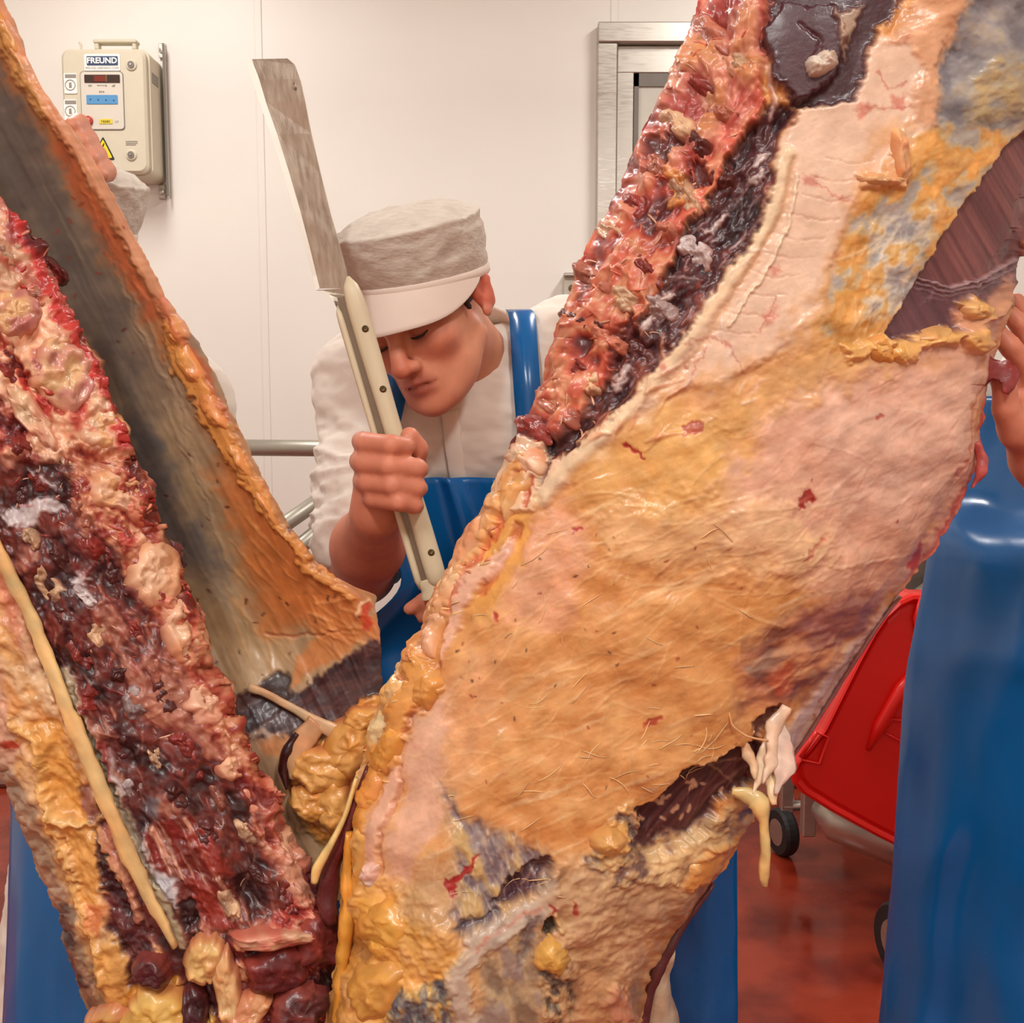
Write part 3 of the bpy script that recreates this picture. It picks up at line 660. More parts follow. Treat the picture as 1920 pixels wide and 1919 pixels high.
    p.poly([(1590, 175), (1640, 70), (1720, 40), (1770, 60), (1745, 220), (1700, 320), (1660, 340), (1610, 330), (1570, 470), (1530, 570), (1480, 640), (1420, 690), (1360, 720), (1270, 735), (1190, 780), (1110, 850), (1020, 945), (1000, 915), (1070, 845), (1180, 745), (1260, 650), (1330, 560), (1400, 460), (1440, 370), (1465, 260), (1500, 200)], (236, 200, 172), 20, 8, 3, 0.96, h=0.002, var=0.03)
    p.mottle([(1700, 240), (1640, 350), (1610, 480), (1560, 600), (1490, 680), (1390, 740), (1250, 770), (1120, 860), (1160, 790), (1290, 715), (1430, 655), (1510, 560), (1560, 440), (1600, 330), (1640, 250)], [(236, 196, 164), (232, 182, 140), (226, 168, 112), (222, 158, 100)], 40, 1.6, -1.0, 0.001, 60, 24, 0.75, 1.5, 61)
    p.line([(1475, 290), (1445, 400), (1395, 490), (1330, 580), (1255, 680), (1170, 775), (1080, 860), (1015, 935)], 28, (238, 208, 166), 16, 2, 0, 0.85, h=0.003)
    p.line([(1490, 300), (1466, 400), (1412, 500), (1345, 600), (1285, 690), (1230, 740)], 10, (214, 160, 114), 14, 4, 3, 0.7, h=-0.002)
    p.line([(1495, 330), (1475, 430), (1430, 520), (1365, 610)], 5, (246, 220, 182), 5, 3, 2, 0.8, h=0.003)
    for a, b in (((1500, 380), (1530, 350)), ((1440, 610), (1480, 520))):
        pass
    for k in range(10):    # circumferential wrinkles in the band
        x = 1600-k*24; y = 300+k*36; p.line([(x-50, y-6), (x, y+6), (x+40, y)], 2, (216, 164, 134), 4, 5, 2, 0.5, h=-0.001)
    for pts in ([(1290, 640), (1330, 625), (1370, 660), (1390, 700)], [(1290, 690), (1320, 650), (1300, 720), (1270, 745)], [(1450, 560), (1440, 590), (1430, 620)], [(1620, 200), (1660, 205), (1720, 200)], [(1530, 340), (1560, 365), (1600, 390)], [(1640, 130), (1660, 165), (1700, 160)]):
        p.line(pts, 3, (184, 84, 68), 5, 8, 4, 0.55)
    for x, y, r in ((1520, 340, 14), (1450, 505, 9), (1445, 590, 11), (1620, 205, 16), (1685, 195, 14), (1575, 480, 9), (1700, 75, 10), (1250, 690, 12)):
        p.poly([(x-r, y-r*.6), (x+r*.6, y-r), (x+r, y+r*.4), (x-r*.3, y+r)], (196, 84, 68), 14, 9, 6, 0.5)
    # orange margin beside the grey patch, grey patch
    p.poly([(1655, 80), (1700, 20), (1770, -80), (1860, -80), (1800, 20), (1770, 150), (1745, 230), (1700, 230), (1735, 130), (1700, 80)], (224, 164, 120), 26, 10, 4, 0.9, h=0.003)
    p.mottle([(1800, 20), (1860, -120), (2080, -120), (2060, 180), (1900, 235), (1740, 240), (1765, 130)], [(120, 116, 122), (142, 138, 142), (158, 152, 150), (176, 164, 146)], 46, 1.3, 0.4, 0.0014, 26, 12, 0.97)
    p.mottle([(1820, 130), (1930, 90), (1930, 215), (1800, 230)], [(150, 144, 140), (170, 150, 116), (196, 160, 96)], 26, 1.6, AX, 0.002, 40, 14, 0.7)
    # yellow fat with bluish gaps below it
    p.mottle([(1700, 270), (1760, 225), (1880, 240), (2000, 200), (1960, 240), (1880, 280), (1830, 350), (1765, 440), (1705, 560), (1650, 640), (1560, 650), (1540, 600), (1570, 480), (1620, 360)], [(176, 164, 152), (206, 176, 128), (214, 158, 84), (222, 152, 70), (232, 172, 96)], 34, 1.5, -1.0, 0.0015, 20, 12, 0.95)
    p.poly([(1650, 330), (1690, 250), (1705, 330), (1690, 350), (1610, 350), (1600, 330)], (228, 168, 116), 14, 8, 4, 0.9, h=0.006)
    p.mottle([(1640, 430), (1700, 390), (1760, 380), (1730, 470), (1680, 590), (1620, 590), (1630, 500)], [(150, 146, 148), (188, 180, 170), (222, 206, 180), (218, 168, 96)], 26, 1.5, -1.0, 0.0013, 26, 10, 0.85)
    p.strands(16, (1560, 480, 1690, 640), (240, 222, 196), rng, -0.9, 0.4, (40, 120), (2, 4), 0.7, 0.0015)
    # exposed dark flank muscle, upper right, with a taut skin pulled over its lower half
    flank = [(1930, 240), (1885, 275), (1835, 345), (1765, 440), (1720, 520), (1665, 632), (1720, 645), (1790, 622), (1850, 590), (1900, 560), (1925, 480), (2000, 300)]
    k, m = p.mask(flank, 8, 5, 3)
    fm = fbm2((U*0.5+V*0.87)/220, (U*0.87-V*0.5)/8, 90, 3)
    mc = np.clip(0.5+0.7*fm[k], 0, 1)[..., None]; cc = np.array([98, 48, 52.])*(1-mc)+np.array([148, 88, 82.])*mc
    p.C[k] = p.C[k]*(1-m[..., None])+cc*m[..., None]; p.H[k] += m*(-0.010+0.0006*fm[k])
    p.poly([(1720, 520), (1800, 537), (1860, 522), (1915, 488), (1910, 570), (1790, 622), (1720, 645), (1665, 632)], (86, 58, 70), 8, 6, 3, 0.55, h=0.003)
    for k_ in range(3):
        p.line([(1722, 522+k_*9), (1780, 538+k_*9), (1840, 532+k_*8), (1912, 490+k_*12)], 5-k_, (186, 160, 160), 4, 3, 2, 0.75-0.2*k_, h=0.003-0.001*k_)
    p.strands(14, (1740, 545, 1840, 610), (176, 150, 156), rng, 0.7, 0.9, (15, 50), (1.5, 3), 0.6, 0.001)
    p.poly([(1790, 590), (1850, 570), (1890, 520), (1905, 560), (1870, 640), (1800, 650)], (222, 158, 116), 18, 10, 5, 0.9, h=0.004)
    for x, y in ((1610, 655), (1650, 650), (1690, 655), (1730, 640), (1765, 635), (1815, 640), (1830, 580)):
        p.poly([(x-24, y-10), (x+8, y-20), (x+26, y-4), (x+14, y+16), (x-16, y+18)], (230, 172, 96), 14, 8, 4, 0.95, h=0.008)
    # dark round fillet muscles near the top
    p.poly([(1425, 90), (1450, -140), (1800, -500), (1880, -500), (1750, -60), (1690, 0), (1640, 60), (1625, 120), (1600, 185), (1570, 190), (1500, 200), (1470, 160)], (70, 36, 42), 14, 8, 4, 1.0, h=-0.006)
    p.poly([(1432, 60), (1470, 10), (1560, 10), (1590, 60), (1560, 150), (1500, 190), (1450, 150)], (74, 36, 44), 14, 6, 4, 1.0, h=0.014)
    p.poly([(1560, 20), (1620, 10), (1600, 60), (1585, 110), (1570, 60)], (190, 158, 128), 12, 8, 4, 0.85, h=0.004)
    p.line([(1500, 50), (1540, 80), (1520, 120)], 5, (100, 60, 62), 8, 6, 3, 0.7, h=-0.003)
    # chopped red spine side
    red = [(1300, -20), (1420, -200), (1440, 0), (1432, 110), (1425, 215), (1385, 270), (1345, 350), (1300, 420), (1262, 490), (1232, 560), (1190, 620), (1140, 700), (1090, 770), (1030, 850), (1000, 860), (940, 840), (940, 780), (1000, 640), (1060, 500), (1150, 300), (1250, 120)]
    p.mottle(red, [(96, 34, 34), (150, 50, 40), (196, 84, 62), (214, 120, 84), (224, 152, 112), (206, 96, 70)], 64, 1.5, -1.1, 0.010, 14, 12, 1.0, 1.5, 3)
    p.mottle([(1300, -20), (1430, -40), (1430, 120), (1400, 230), (1290, 330), (1250, 330), (1230, 200)], [(176, 70, 62), (212, 120, 104), (226, 152, 128), (226, 160, 124), (214, 146, 92)], 40, 1.6, -1.2, 0.008, 40, 16, 0.8, 1.3, 9)
    p.poly([(1210, 270), (1260, 240), (1240, 330), (1190, 420), (1160, 400)], (220, 140, 112), 18, 8, 4, 0.6, h=0.003)
    for pl in ([(1215, 270), (1260, 240), (1280, 270), (1240, 340), (1210, 340)], [(1130, 640), (1190, 590), (1200, 650), (1150, 690)], [(1270, 340), (1320, 300), (1330, 340), (1280, 370)]):
        p.poly(pl, (90, 38, 42), 14, 12, 5, 0.85, h=-0.010)
    p.line([(1262, 330), (1280, 350), (1262, 385), (1290, 375)], 18, (222, 152, 76), 10, 8, 4, 0.8, h=0.004)
    p.mottle([(1440, 190), (1500, 195), (1462, 260), (1440, 370), (1400, 460), (1330, 560), (1260, 650), (1180, 745), (1070, 845), (1005, 915), (1010, 850), (1080, 780), (1140, 700), (1190, 620), (1232, 560), (1262, 490), (1300, 420), (1345, 350), (1385, 270), (1425, 215)], [(46, 22, 26), (66, 32, 36), (92, 44, 44), (74, 36, 38), (128, 64, 56)], 30, 1.8, -1.0, 0.006, 16, 10, 1.0, 1.4, 12, hb=-0.008)
    p.strands(60, (1100, 380, 1420, 760), (226, 206, 200), rng, -0.9, 0.5, (14, 60), (2, 6), 0.8, 0.002)
    p.strands(70, (1000, 500, 1250, 860), (226, 150, 108), rng, -0.9, 0.5, (20, 80), (3, 9), 0.75, 0.004)
    for k, (x, y) in enumerate(((1348, 412), (1330, 425), (1250, 560), (1236, 590), (1215, 610), (1412, 330), (1420, 300), (1150, 720), (1160, 700))):
        p.poly([(x-18, y+8), (x+4, y-12), (x+22, y-8), (x+6, y+8)], (228, 214, 206), 8, 10, 5, 0.8, h=0.002)
    p.line([(1440, 130), (1452, 180), (1446, 215)], 10, (206, 170, 158), 8, 6, 3, 0.8, h=0.004)
    # wrist of fat at the start of the band (torn end), fatty torn rim below it
    p.poly([(945, 850), (975, 815), (1020, 830), (1035, 860), (1010, 910), (1000, 950), (960, 960), (915, 960)], (238, 196, 156), 10, 8, 5, 0.95, h=0.006)
    p.line([(990, 865), (960, 900), (935, 960), (905, 1010)], 20, (230, 158, 84), 14, 6, 4, 0.85, h=0.003)
    p.line([(1000, 900), (985, 945)], 9, (186, 80, 52), 8, 4, 3, 0.8, h=-0.004)
    p.line([(968, 985), (940, 1060), (905, 1110)], 12, (196, 92, 50), 10, 5, 3, 0.65, h=-0.004)
    p.line([(920, 950), (860, 1060), (815, 1150)], 44, (232, 176, 124), 16, 6, 4, 0.8, h=0.004)
    p.line([(985, 890), (930, 1000), (880, 1080), (840, 1140)], 8, (206, 74, 50), 8, 6, 4, 0.6, h=-0.002)
    p.line([(955, 1020), (930, 1060), (880, 1100), (852, 1170), (826, 1240)], [16, 28, 30, 24, 6], (232, 180, 154), 12, 5, 3, 0.9, h=0.004, var=0.03)
    p.line([(822, 1120), (800, 1190), (790, 1240)], 26, (226, 150, 96), 12, 8, 4, 0.7, h=0.004)
    p.line([(780, 1240), (800, 1290), (760, 1340), (725, 1420)], [40, 56, 40, 40], (230, 158, 78), 14, 8, 5, 0.95, h=0.007)
    p.line([(775, 1215), (745, 1280), (712, 1345), (690, 1410)], 16, (236, 206, 158), 10, 8, 5, 0.9, h=0.006)
    p.line([(826, 1240), (800, 1310), (760, 1380)], 6, (170, 82, 54), 8, 6, 4, 0.6, h=-0.005)
    p.line([(705, 1410), (690, 1480), (676, 1560), (668, 1640), (660, 1700)], 26, (232, 156, 66), 12, 6, 4, 0.95, h=0.005)
    p.line([(735, 1450), (705, 1560), (690, 1650)], [22, 30, 16], (232, 180, 154), 14, 5, 3, 0.85, h=0.003)
    p.line([(750, 1440), (722, 1560), (712, 1640)], 5, (190, 116, 96), 8, 5, 3, 0.6, h=-0.003)
    # lower shoulder: yellow fat, greyish fascia, dark slits
    p.mottle([(640, 1700), (700, 1650), (780, 1660), (850, 1740), (860, 1840), (800, 1940), (600, 1980)], [(170, 120, 62), (206, 146, 66), (222, 160, 74), (228, 170, 98)], 44, 1.2, 0.8, 0.005, 40, 16, 0.9)
    p.poly([(670, 1690), (740, 1700), (790, 1740), (720, 1790), (680, 1760)], (230, 164, 64), 30, 12, 5, 0.8, h=0.004)
    p.poly([(760, 1650), (830, 1600), (900, 1640), (880, 1740), (800, 1740), (740, 1700)], (196, 160, 122), 50, 16, 6, 0.6)
    p.mottle([(830, 1480), (870, 1520), (920, 1560), (1030, 1600), (1030, 1650), (930, 1740), (860, 1760), (850, 1680)], [(112, 98, 108), (150, 132, 130), (186, 158, 120), (206, 170, 110)], 22, 3.0, 1.2, 0.004, 40, 14, 0.9, hb=-0.004)
    p.poly([(925, 1695), (945, 1660), (985, 1630), (1032, 1606), (1028, 1650), (1000, 1680), (950, 1702)], (74, 40, 52), 12, 5, 4, 0.95, h=-0.010)
    p.poly([(850, 1750), (870, 1720), (900, 1720), (930, 1710), (880, 1760)], (86, 74, 88), 16, 6, 4, 0.85, h=-0.006)
    p.strands(46, (840, 1540, 1010, 1740), (224, 204, 176), rng, 1.3, 0.3, (30, 90), (1.5, 3.5), 0.7, 0.0012)
    p.line([(1030, 1650), (1020, 1700), (960, 1735), (900, 1770), (862, 1810), (858, 1880), (880, 1940)], [30, 44, 44, 46, 40, 44, 50], (196, 178, 160), 22, 8, 4, 0.9, h=0.006)
    p.line([(1010, 1700), (940, 1740), (890, 1780)], 6, (216, 130, 104), 8, 6, 3, 0.6)
    p.mottle([(900, 1800), (1000, 1730), (1030, 1780), (1000, 1960), (880, 1960)], [(132, 108, 88), (164, 138, 108), (186, 158, 118), (150, 130, 122)], 40, 1.8, 1.3, 0.003, 40, 14, 0.85)
    p.poly([(985, 1720), (1010, 1720), (990, 1790), (972, 1810)], (96, 80, 84), 20, 6, 4, 0.7, h=-0.003)
    p.mottle([(720, 1880), (760, 1850), (840, 1840), (850, 1940), (740, 1970)], [(84, 86, 96), (112, 110, 112), (150, 136, 118), (200, 160, 90)], 20, 2, 1.4, 0.004, 16, 8, 0.95, hb=-0.003)
    p.mottle([(1030, 1620), (1180, 1600), (1330, 1660), (1230, 1800), (1200, 1960), (1010, 1960), (1010, 1800)], [(150, 112, 84), (188, 142, 98), (206, 160, 116), (216, 174, 128), (196, 150, 112)], 40, 1.6, -0.4, 0.004, 70, 24, 0.9)
    p.mottle([(1010, 1790), (1060, 1760), (1070, 1880), (1010, 1960)], [(48, 40, 38), (110, 92, 74), (190, 150, 100), (206, 160, 110)], 16, 1, 0, 0.003, 24, 10, 0.7)
    p.poly([(1080, 1830), (1180, 1830), (1190, 1960), (1070, 1960)], (218, 158, 104), 50, 14, 6, 0.6, h=0.003)
    p.poly([(1130, 1870), (1165, 1840), (1190, 1900), (1150, 1930)], (214, 140, 108), 18, 10, 5, 0.7, h=0.004)
    # hole and fat lump by it
    p.poly([(1018, 1725), (1034, 1718), (1044, 1736), (1034, 1752), (1020, 1748)], (54, 44, 34), 7, 3, 2, 1.0, h=-0.009)
    p.line([(1040, 1715), (1050, 1745)], 7, (226, 182, 120), 5, 3, 2, 0.8, h=0.003)
    # exposed dark muscle low on the belly side, with pale fibres and fat scraps
    dk = [(1428, 1392), (1380, 1402), (1330, 1436), (1272, 1442), (1235, 1490), (1190, 1516), (1206, 1560), (1178, 1596), (1215, 1612), (1275, 1590), (1330, 1560), (1350, 1500), (1400, 1478), (1440, 1440)]
    k, m = p.mask(dk, 9, 7, 4); fd = fbm2((U*0.64-V*0.77)/120, (U*0.77+V*0.64)/7, 95, 3)
    mc = np.clip(0.35+0.9*fd[k], 0, 1)[..., None]; cc = np.array([56, 24, 28.])*(1-mc)+np.array([100, 52, 48.])*mc
    p.C[k] = p.C[k]*(1-m[..., None])+cc*m[..., None]; p.H[k] += m*(-0.011+0.0008*fd[k])
    p.poly([(1420, 1372), (1440, 1340), (1480, 1325), (1450, 1370), (1420, 1400)], (100, 58, 52), 12, 8, 4, 0.9, h=-0.006)
    p.strands(26, (1200, 1450, 1400, 1590), (150, 108, 96), rng, -0.85, 0.15, (40, 120), (1.2, 2.4), 0.7, 0.0006)
    p.specks(26, (1200, 1470, 1380, 1600), (206, 158, 120), rng, (3, 9), 0.85)
    p.mottle([(1170, 1600), (1280, 1570), (1400, 1490), (1420, 1540), (1380, 1580), (1300, 1620), (1230, 1660), (1120, 1660)], [(110, 76, 66), (180, 140, 100), (208, 168, 116), (222, 184, 130)], 20, 1.8, -0.6, 0.004, 16, 10, 0.9)
    p.line([(1282, 1648), (1320, 1615), (1360, 1590), (1392, 1562)], [26, 34, 28, 14], (226, 150, 74), 10, 6, 4, 0.95, h=0.006)
    p.mottle([(1120, 1580), (1180, 1510), (1200, 1560), (1180, 1610), (1130, 1640), (1080, 1620)], [(80, 64, 66), (150, 120, 100), (206, 168, 120), (226, 178, 110)], 22, 1.4, 0.5, 0.005, 18, 10, 0.9)
    p.poly([(1120, 1570), (1150, 1540), (1180, 1545), (1170, 1590), (1130, 1610)], (230, 168, 84), 12, 8, 4, 0.9, h=0.007)
    # whitish skin edge of the belly, red cut line above it
    p.line([(1660, 1150), (1590, 1240), (1540, 1320), (1480, 1400), (1455, 1450)], [16, 30, 40, 46, 40], (218, 188, 178), 12, 5, 3, 0.95, h=0.003, var=0.03)
    p.line([(1640, 1170), (1570, 1270), (1520, 1350)], 6, (172, 120, 112), 8, 6, 3, 0.55, h=-0.002)
    p.line([(1860, 690), (1845, 800), (1836, 870), (1800, 940), (1740, 1045)], [20, 18, 16, 14, 8], (186, 74, 66), 12, 5, 3, 0.85, h=-0.001)
    p.line([(1842, 780), (1820, 900), (1760, 1010), (1700, 1090)], 5, (206, 90, 74), 6, 8, 4, 0.6, h=-0.002)
    p.line([(1830, 720), (1810, 830), (1790, 900)], 4, (206, 110, 92), 6, 8, 4, 0.5, h=-0.002)
    p.line([(1768, 1040), (1725, 1095), (1690, 1130)], 9, (150, 60, 52), 6, 4, 3, 0.8)
    p.poly([(1702, 1066), (1730, 1010), (1738, 1020), (1716, 1072)], (190, 56, 48), 7, 5, 3, 0.8)
    # blood marks
    for pts, w_, a in (([(1172, 832), (1200, 850), (1208, 862)], 8, 0.9), ([(1505, 950), (1515, 925), (1530, 940)], 15, 0.95), ([(845, 1668), (862, 1640), (890, 1608)], 12, 0.95), ([(838, 1660), (848, 1676)], 16, 0.9), ([(1068, 995), (1082, 996)], 7, 0.8), ([(930, 1155), (934, 1165)], 8, 0.8), ([(1210, 1360), (1240, 1345)], 8, 0.6), ([(1290, 805), (1310, 800)], 22, 0.6), ([(1030, 1695), (1036, 1705)], 10, 0.7), ([(1078, 1690), (1082, 1712)], 8, 0.7), ([(1500, 1050), (1545, 1010)], 6, 0.5), ([(1640, 790), (1650, 775)], 5, 0.6)):
        p.line(pts, w_, (166, 34, 26), 4, 5, 4, a, h=-0.001)
    p.specks(46, (860, 900, 1700, 1500), (150, 60, 38), rng, (1.5, 4), 0.75)
    p.specks(16, (860, 1000, 1200, 1500), (64, 30, 24), rng, (2, 4), 0.8)
    # pale strings running with the grain
    p.strands(170, (740, 1000, 1500, 1480), (244, 202, 138), rng, AX, 0.35, (30, 150), (1.5, 4), 0.6, 0.0009)
    p.strands(90, (740, 1250, 1200, 1700), (238, 196, 146), rng, -0.9, 0.6, (20, 90), (1.2, 3), 0.6, 0.0009)
    p.strands(60, (1030, 900, 1560, 1120), (246, 212, 160), rng, AX*0.7, 0.3, (50, 170), (2, 6), 0.45, 0.0012)
    p.strands(70, (1040, 1620, 1300, 1900), (226, 190, 150), rng, -0.7, 0.7, (20, 80), (1.2, 3), 0.5, 0.0007)
    p.strands(50, (1380, 700, 1800, 1130), (242, 206, 184), rng, -0.75, 0.3, (40, 130), (2, 5), 0.4, 0.0009)
    p.strands(40, (1380, 740, 1800, 1130), (206, 134, 112), rng, -0.75, 0.3, (40, 130), (2, 4), 0.4, -0.001)

side_r = empty('beef_side', at(1500, 100, 1.15), 'hanging beef side covered in yellow-orange fat and pale membrane, beside the red bin', 'beef side')
rows = rows_of(-30, 1950, 2.6, -880, 2450)
ro, Rf = slab('fat_covered_flank', RL, RR, rows, 330, R_depth, R_paint, M['tissue'], side_r, thick=0.10, bulge=(0.10, 2.4, 0.6), base=(214, 150, 90), seed=11, edge_noise=5)
# pieces standing proud of it
chunk(Rf, 1538, 120, 34, 22, -0.5, 'white_tendon_end', side_r, (236, 222, 204), M['fat'], 290, 0.004, 0.012, (206, 176, 150), 40, 3, (190, 160, 140), 0.4, 0.005)
FT = M['fat']
for k, (cx, cy, rx, ry, an, nm, c1, c2, th) in enumerate([
        (1690, 290, 15, 58, -0.12, 'fat_fold', (236, 182, 124), (226, 150, 96), 0.012), (1650, 336, 46, 13, 0.12, 'fat_fold', (232, 172, 112), (222, 146, 90), 0.010),
        (1655, 658, 22, 30, -0.4, 'fat_lump', (234, 174, 92), (226, 150, 66), 0.007), (1688, 664, 18, 24, 0.2, 'fat_lump', (232, 170, 86), (226, 150, 66), 0.006),
        (1765, 632, 34, 24, 0.2, 'fat_lump', (232, 176, 100), (222, 160, 92), 0.005), (1828, 640, 24, 18, 0.3, 'fat_lump', (232, 176, 110), (222, 150, 92), 0.005), (1830, 580, 26, 16, -0.2, 'fat_lump', (232, 176, 104), (216, 150, 110), 0.008),
        (1035, 1795, 34, 34, 0.5, 'fat_lump', (226, 166, 70), (232, 178, 90), 0.014), (1140, 1578, 36, 30, -0.4, 'fat_lump', (228, 168, 88), (216, 150, 80), 0.012), (1320, 1618, 52, 17, -0.65, 'fat_lump', (226, 152, 76), (232, 170, 96), 0.009),
        (962, 925, 18, 52, 0.45, 'fat_rim', (230, 164, 92), (238, 196, 150), 0.010), (985, 858, 40, 30, 0.6, 'torn_bone_end', (240, 204, 168), (226, 150, 110), 0.010), (880, 1015, 16, 66, 0.52, 'fat_rim', (232, 170, 120), (226, 140, 92), 0.010), (838, 1108, 18, 58, 0.55, 'fat_rim', (230, 160, 106), (236, 186, 136), 0.010), (812, 1190, 16, 50, 0.3, 'fat_rim', (226, 154, 88), (230, 170, 130), 0.010),
        (776, 1232, 18, 26, 0.4, 'fat_rim', (236, 204, 150), (226, 150, 84), 0.010), (800, 1292, 30, 42, 0.3, 'fat_lump', (230, 160, 76), (222, 146, 64), 0.010), (735, 1300, 16, 42, 0.5, 'fat_rim', (238, 208, 160), (230, 170, 96), 0.010), (705, 1372, 13, 40, 0.4, 'fat_rim', (238, 206, 150), (228, 168, 90), 0.009), (725, 1410, 22, 54, 0.4, 'fat_lump', (234, 164, 70), (226, 150, 60), 0.009), (690, 1480, 18, 56, 0.25, 'fat_lump', (232, 158, 66), (226, 140, 60), 0.009), (672, 1590, 14, 60, 0.15, 'fat_lump', (232, 150, 60), (226, 166, 84), 0.009),
        (692, 1640, 18, 26, 0.3, 'fat_lump', (228, 196, 176), (222, 170, 150), 0.006), (715, 1735, 44, 44, 0.3, 'fat_lump', (230, 164, 62), (222, 150, 60), 0.010), (700, 1860, 50, 60, 0.3, 'fat_lump', (222, 158, 66), (206, 140, 60), 0.012)]):
    chunk(Rf, cx, cy, rx, ry, an, nm, side_r, c1, FT, 300+k, 0.0, th, c2, 40, 2.6, (216, 140, 84), 0.3, 0.003)
# meat flap held at the edge, torn belly flap with the long hanging drip of fat
def ribbon(pts, wid, th, name, mat, parent, col, seed=0, n=10, wob=0.15):
    """fleshy strip through 3D points, elliptical section"""
    P = np.array(pts, float); m = len(P)*5; tt = np.linspace(0, 1, m); ks = np.linspace(0, 1, len(P))
    Q = np.stack([np.interp(tt, ks, P[:, j]) for j in range(3)], 1)
    for _ in range(3): Q[1:-1] = (Q[:-2]+2*Q[1:-1]+Q[2:])/4
    w_ = np.interp(tt, ks, wid); h_ = np.interp(tt, ks, np.broadcast_to(th, (len(P),)))
    T = np.gradient(Q, axis=0); T /= np.linalg.norm(T, axis=1)[:, None]
    side = np.cross(T, [0, 1.0, 0]); side /= np.linalg.norm(side, axis=1)[:, None]+1e-9; fw_ = np.cross(side, T)
    an = np.arange(n)*2*math.pi/n; V = []
    for i in range(m):
        V.append(Q[i]+np.cos(an)[:, None]*side[i]*w_[i]+np.sin(an)[:, None]*fw_[i]*h_[i])
    V = np.concatenate(V); V += (V-np.repeat(Q, n, 0))*(wob*2*fbm3(V*70+seed, seed, 2))[:, None]
    q = [[i*n+j, i*n+(j+1) % n, (i+1)*n+(j+1) % n, (i+1)*n+j] for i in range(m-1) for j in range(n)]
    V = np.concatenate([V, Q[:1], Q[-1:]]); t = []
    for j in range(n):
        k = (j+1) % n; t += [[m*n, k, j], [m*n+1, (m-1)*n+j, (m-1)*n+k]]
    c = lin(np.clip(np.array(col)*(1+0.16*fbm3(V*110, seed+2, 3))[:, None]*(1+0.10*np.concatenate([np.repeat(fbm2(np.tile(np.arange(n), (m, 1))*1.7+seed, np.arange(m)[:, None]*0.12+np.zeros((1, n)), seed+4, 2).ravel(), 1), [0, 0]]))[:, None]+np.array([6, -14, -18.])*fbm3(V*45, seed+5, 3)[:, None], 0, 255))
    return G().add(V, q, t).make(name, mat, parent, smooth=True, col=c)
px2 = 1.1/F_PX
def trail(pts, D): return [at(x, y, d) for (x, y), d in zip(pts, D)]
for k, (pts, wd, c) in enumerate([([(1475, 1325), (1452, 1370), (1446, 1415), (1440, 1445), (1430, 1470)], [8, 16, 15, 12, 4], (226, 190, 160)), ([(1462, 1360), (1470, 1410), (1468, 1450), (1454, 1490)], [12, 18, 16, 4], (222, 190, 170)), ([(1412, 1370), (1392, 1392), (1402, 1415), (1412, 1440), (1416, 1462)], [3, 6, 9, 8, 3], (226, 182, 140)), ([(1440, 1380), (1428, 1420), (1424, 1455), (1412, 1490)], [7, 13, 12, 5], (232, 196, 160)), ([(1450, 1430), (1446, 1470), (1452, 1510)], [10, 12, 4], (230, 196, 150))]):
    ribbon(trail(pts, np.linspace(1.105, 1.085, len(pts))), np.array(wd)*px2, 0.0028, 'torn_flap', M['fat'], side_r, c, 3+k, wob=0.5)
ribbon(trail([(1372, 1484), (1398, 1490), (1420, 1502), (1432, 1540), (1436, 1590), (1432, 1640), (1434, 1662)], [1.09, 1.09, 1.085, 1.085, 1.085, 1.085, 1.085]), np.array([8, 18, 26, 11, 10, 9, 6])*px2, [0.004, 0.005, 0.007, 0.006, 0.006, 0.006, 0.004], 'hanging_fat_strip', M['fat'], side_r, (228, 184, 116), 6, wob=0.22)
ribbon(trail([(1366, 1330), (1372, 1362), (1400, 1382), (1440, 1390)], [1.075, 1.075, 1.08, 1.085]), np.array([1.5, 2, 2, 2.5])*px2, 0.0012, 'tissue_thread', M['fat'], side_r, (226, 172, 120), 7)
ribbon(trail([(1836, 690), (1862, 692), (1882, 700), (1892, 716), (1884, 738)], [1.15, 1.15, 1.148, 1.146, 1.146]), np.array([30, 28, 22, 16, 5])*px2, 0.0016, 'meat_flap', M['muscle'], side_r, (140, 50, 48), 60, wob=0.5)
ribbon(trail([(1830, 830), (1842, 862), (1838, 890), (1822, 915)], [1.15, 1.148, 1.148, 1.15]), np.array([6, 11, 9, 3])*px2, 0.005, 'edge_tatter', M['muscle'], side_r, (176, 76, 70), 61, wob=0.35)
# dark red cut edge with its cream drip where the two sides cross
ribbon(trail([(690, 1440), (668, 1500), (650, 1560), (625, 1620), (612, 1680), (622, 1730)], [1.11]*6), np.array([5, 8, 12, 16, 22, 12])*px2, 0.01, 'dark_cut_edge', M['muscle'], side_r, (96, 36, 36), 8)
ribbon(trail([(668, 1460), (648, 1530), (620, 1585), (594, 1630), (590, 1655)], [1.10, 1.10, 1.095, 1.095, 1.095]), np.array([4, 5, 7, 10, 7])*px2, 0.005, 'cream_fat_drip', M['fat'], side_r, (238, 204, 132), 9)
ribbon(trail([(655, 1560), (650, 1640), (655, 1720), (640, 1800), (640, 1930), (650, 2100)], [1.10, 1.095, 1.09, 1.09, 1.09, 1.10]), np.array([8, 14, 16, 12, 16, 16])*px2, 0.012, 'yellow_fat_rim', M['fat'], side_r, (226, 158, 62), 10, wob=0.3)
ribbon(trail([(1250, 1770), (1225, 1830), (1220, 1900), (1240, 2000), (1260, 2150)], [1.175, 1.175, 1.175, 1.18, 1.18]), np.array([18, 34, 52, 60, 50])*px2, 0.03, 'hanging_shank_skin', M['tissue'], side_r, (196, 168, 138), 11, wob=0.1)
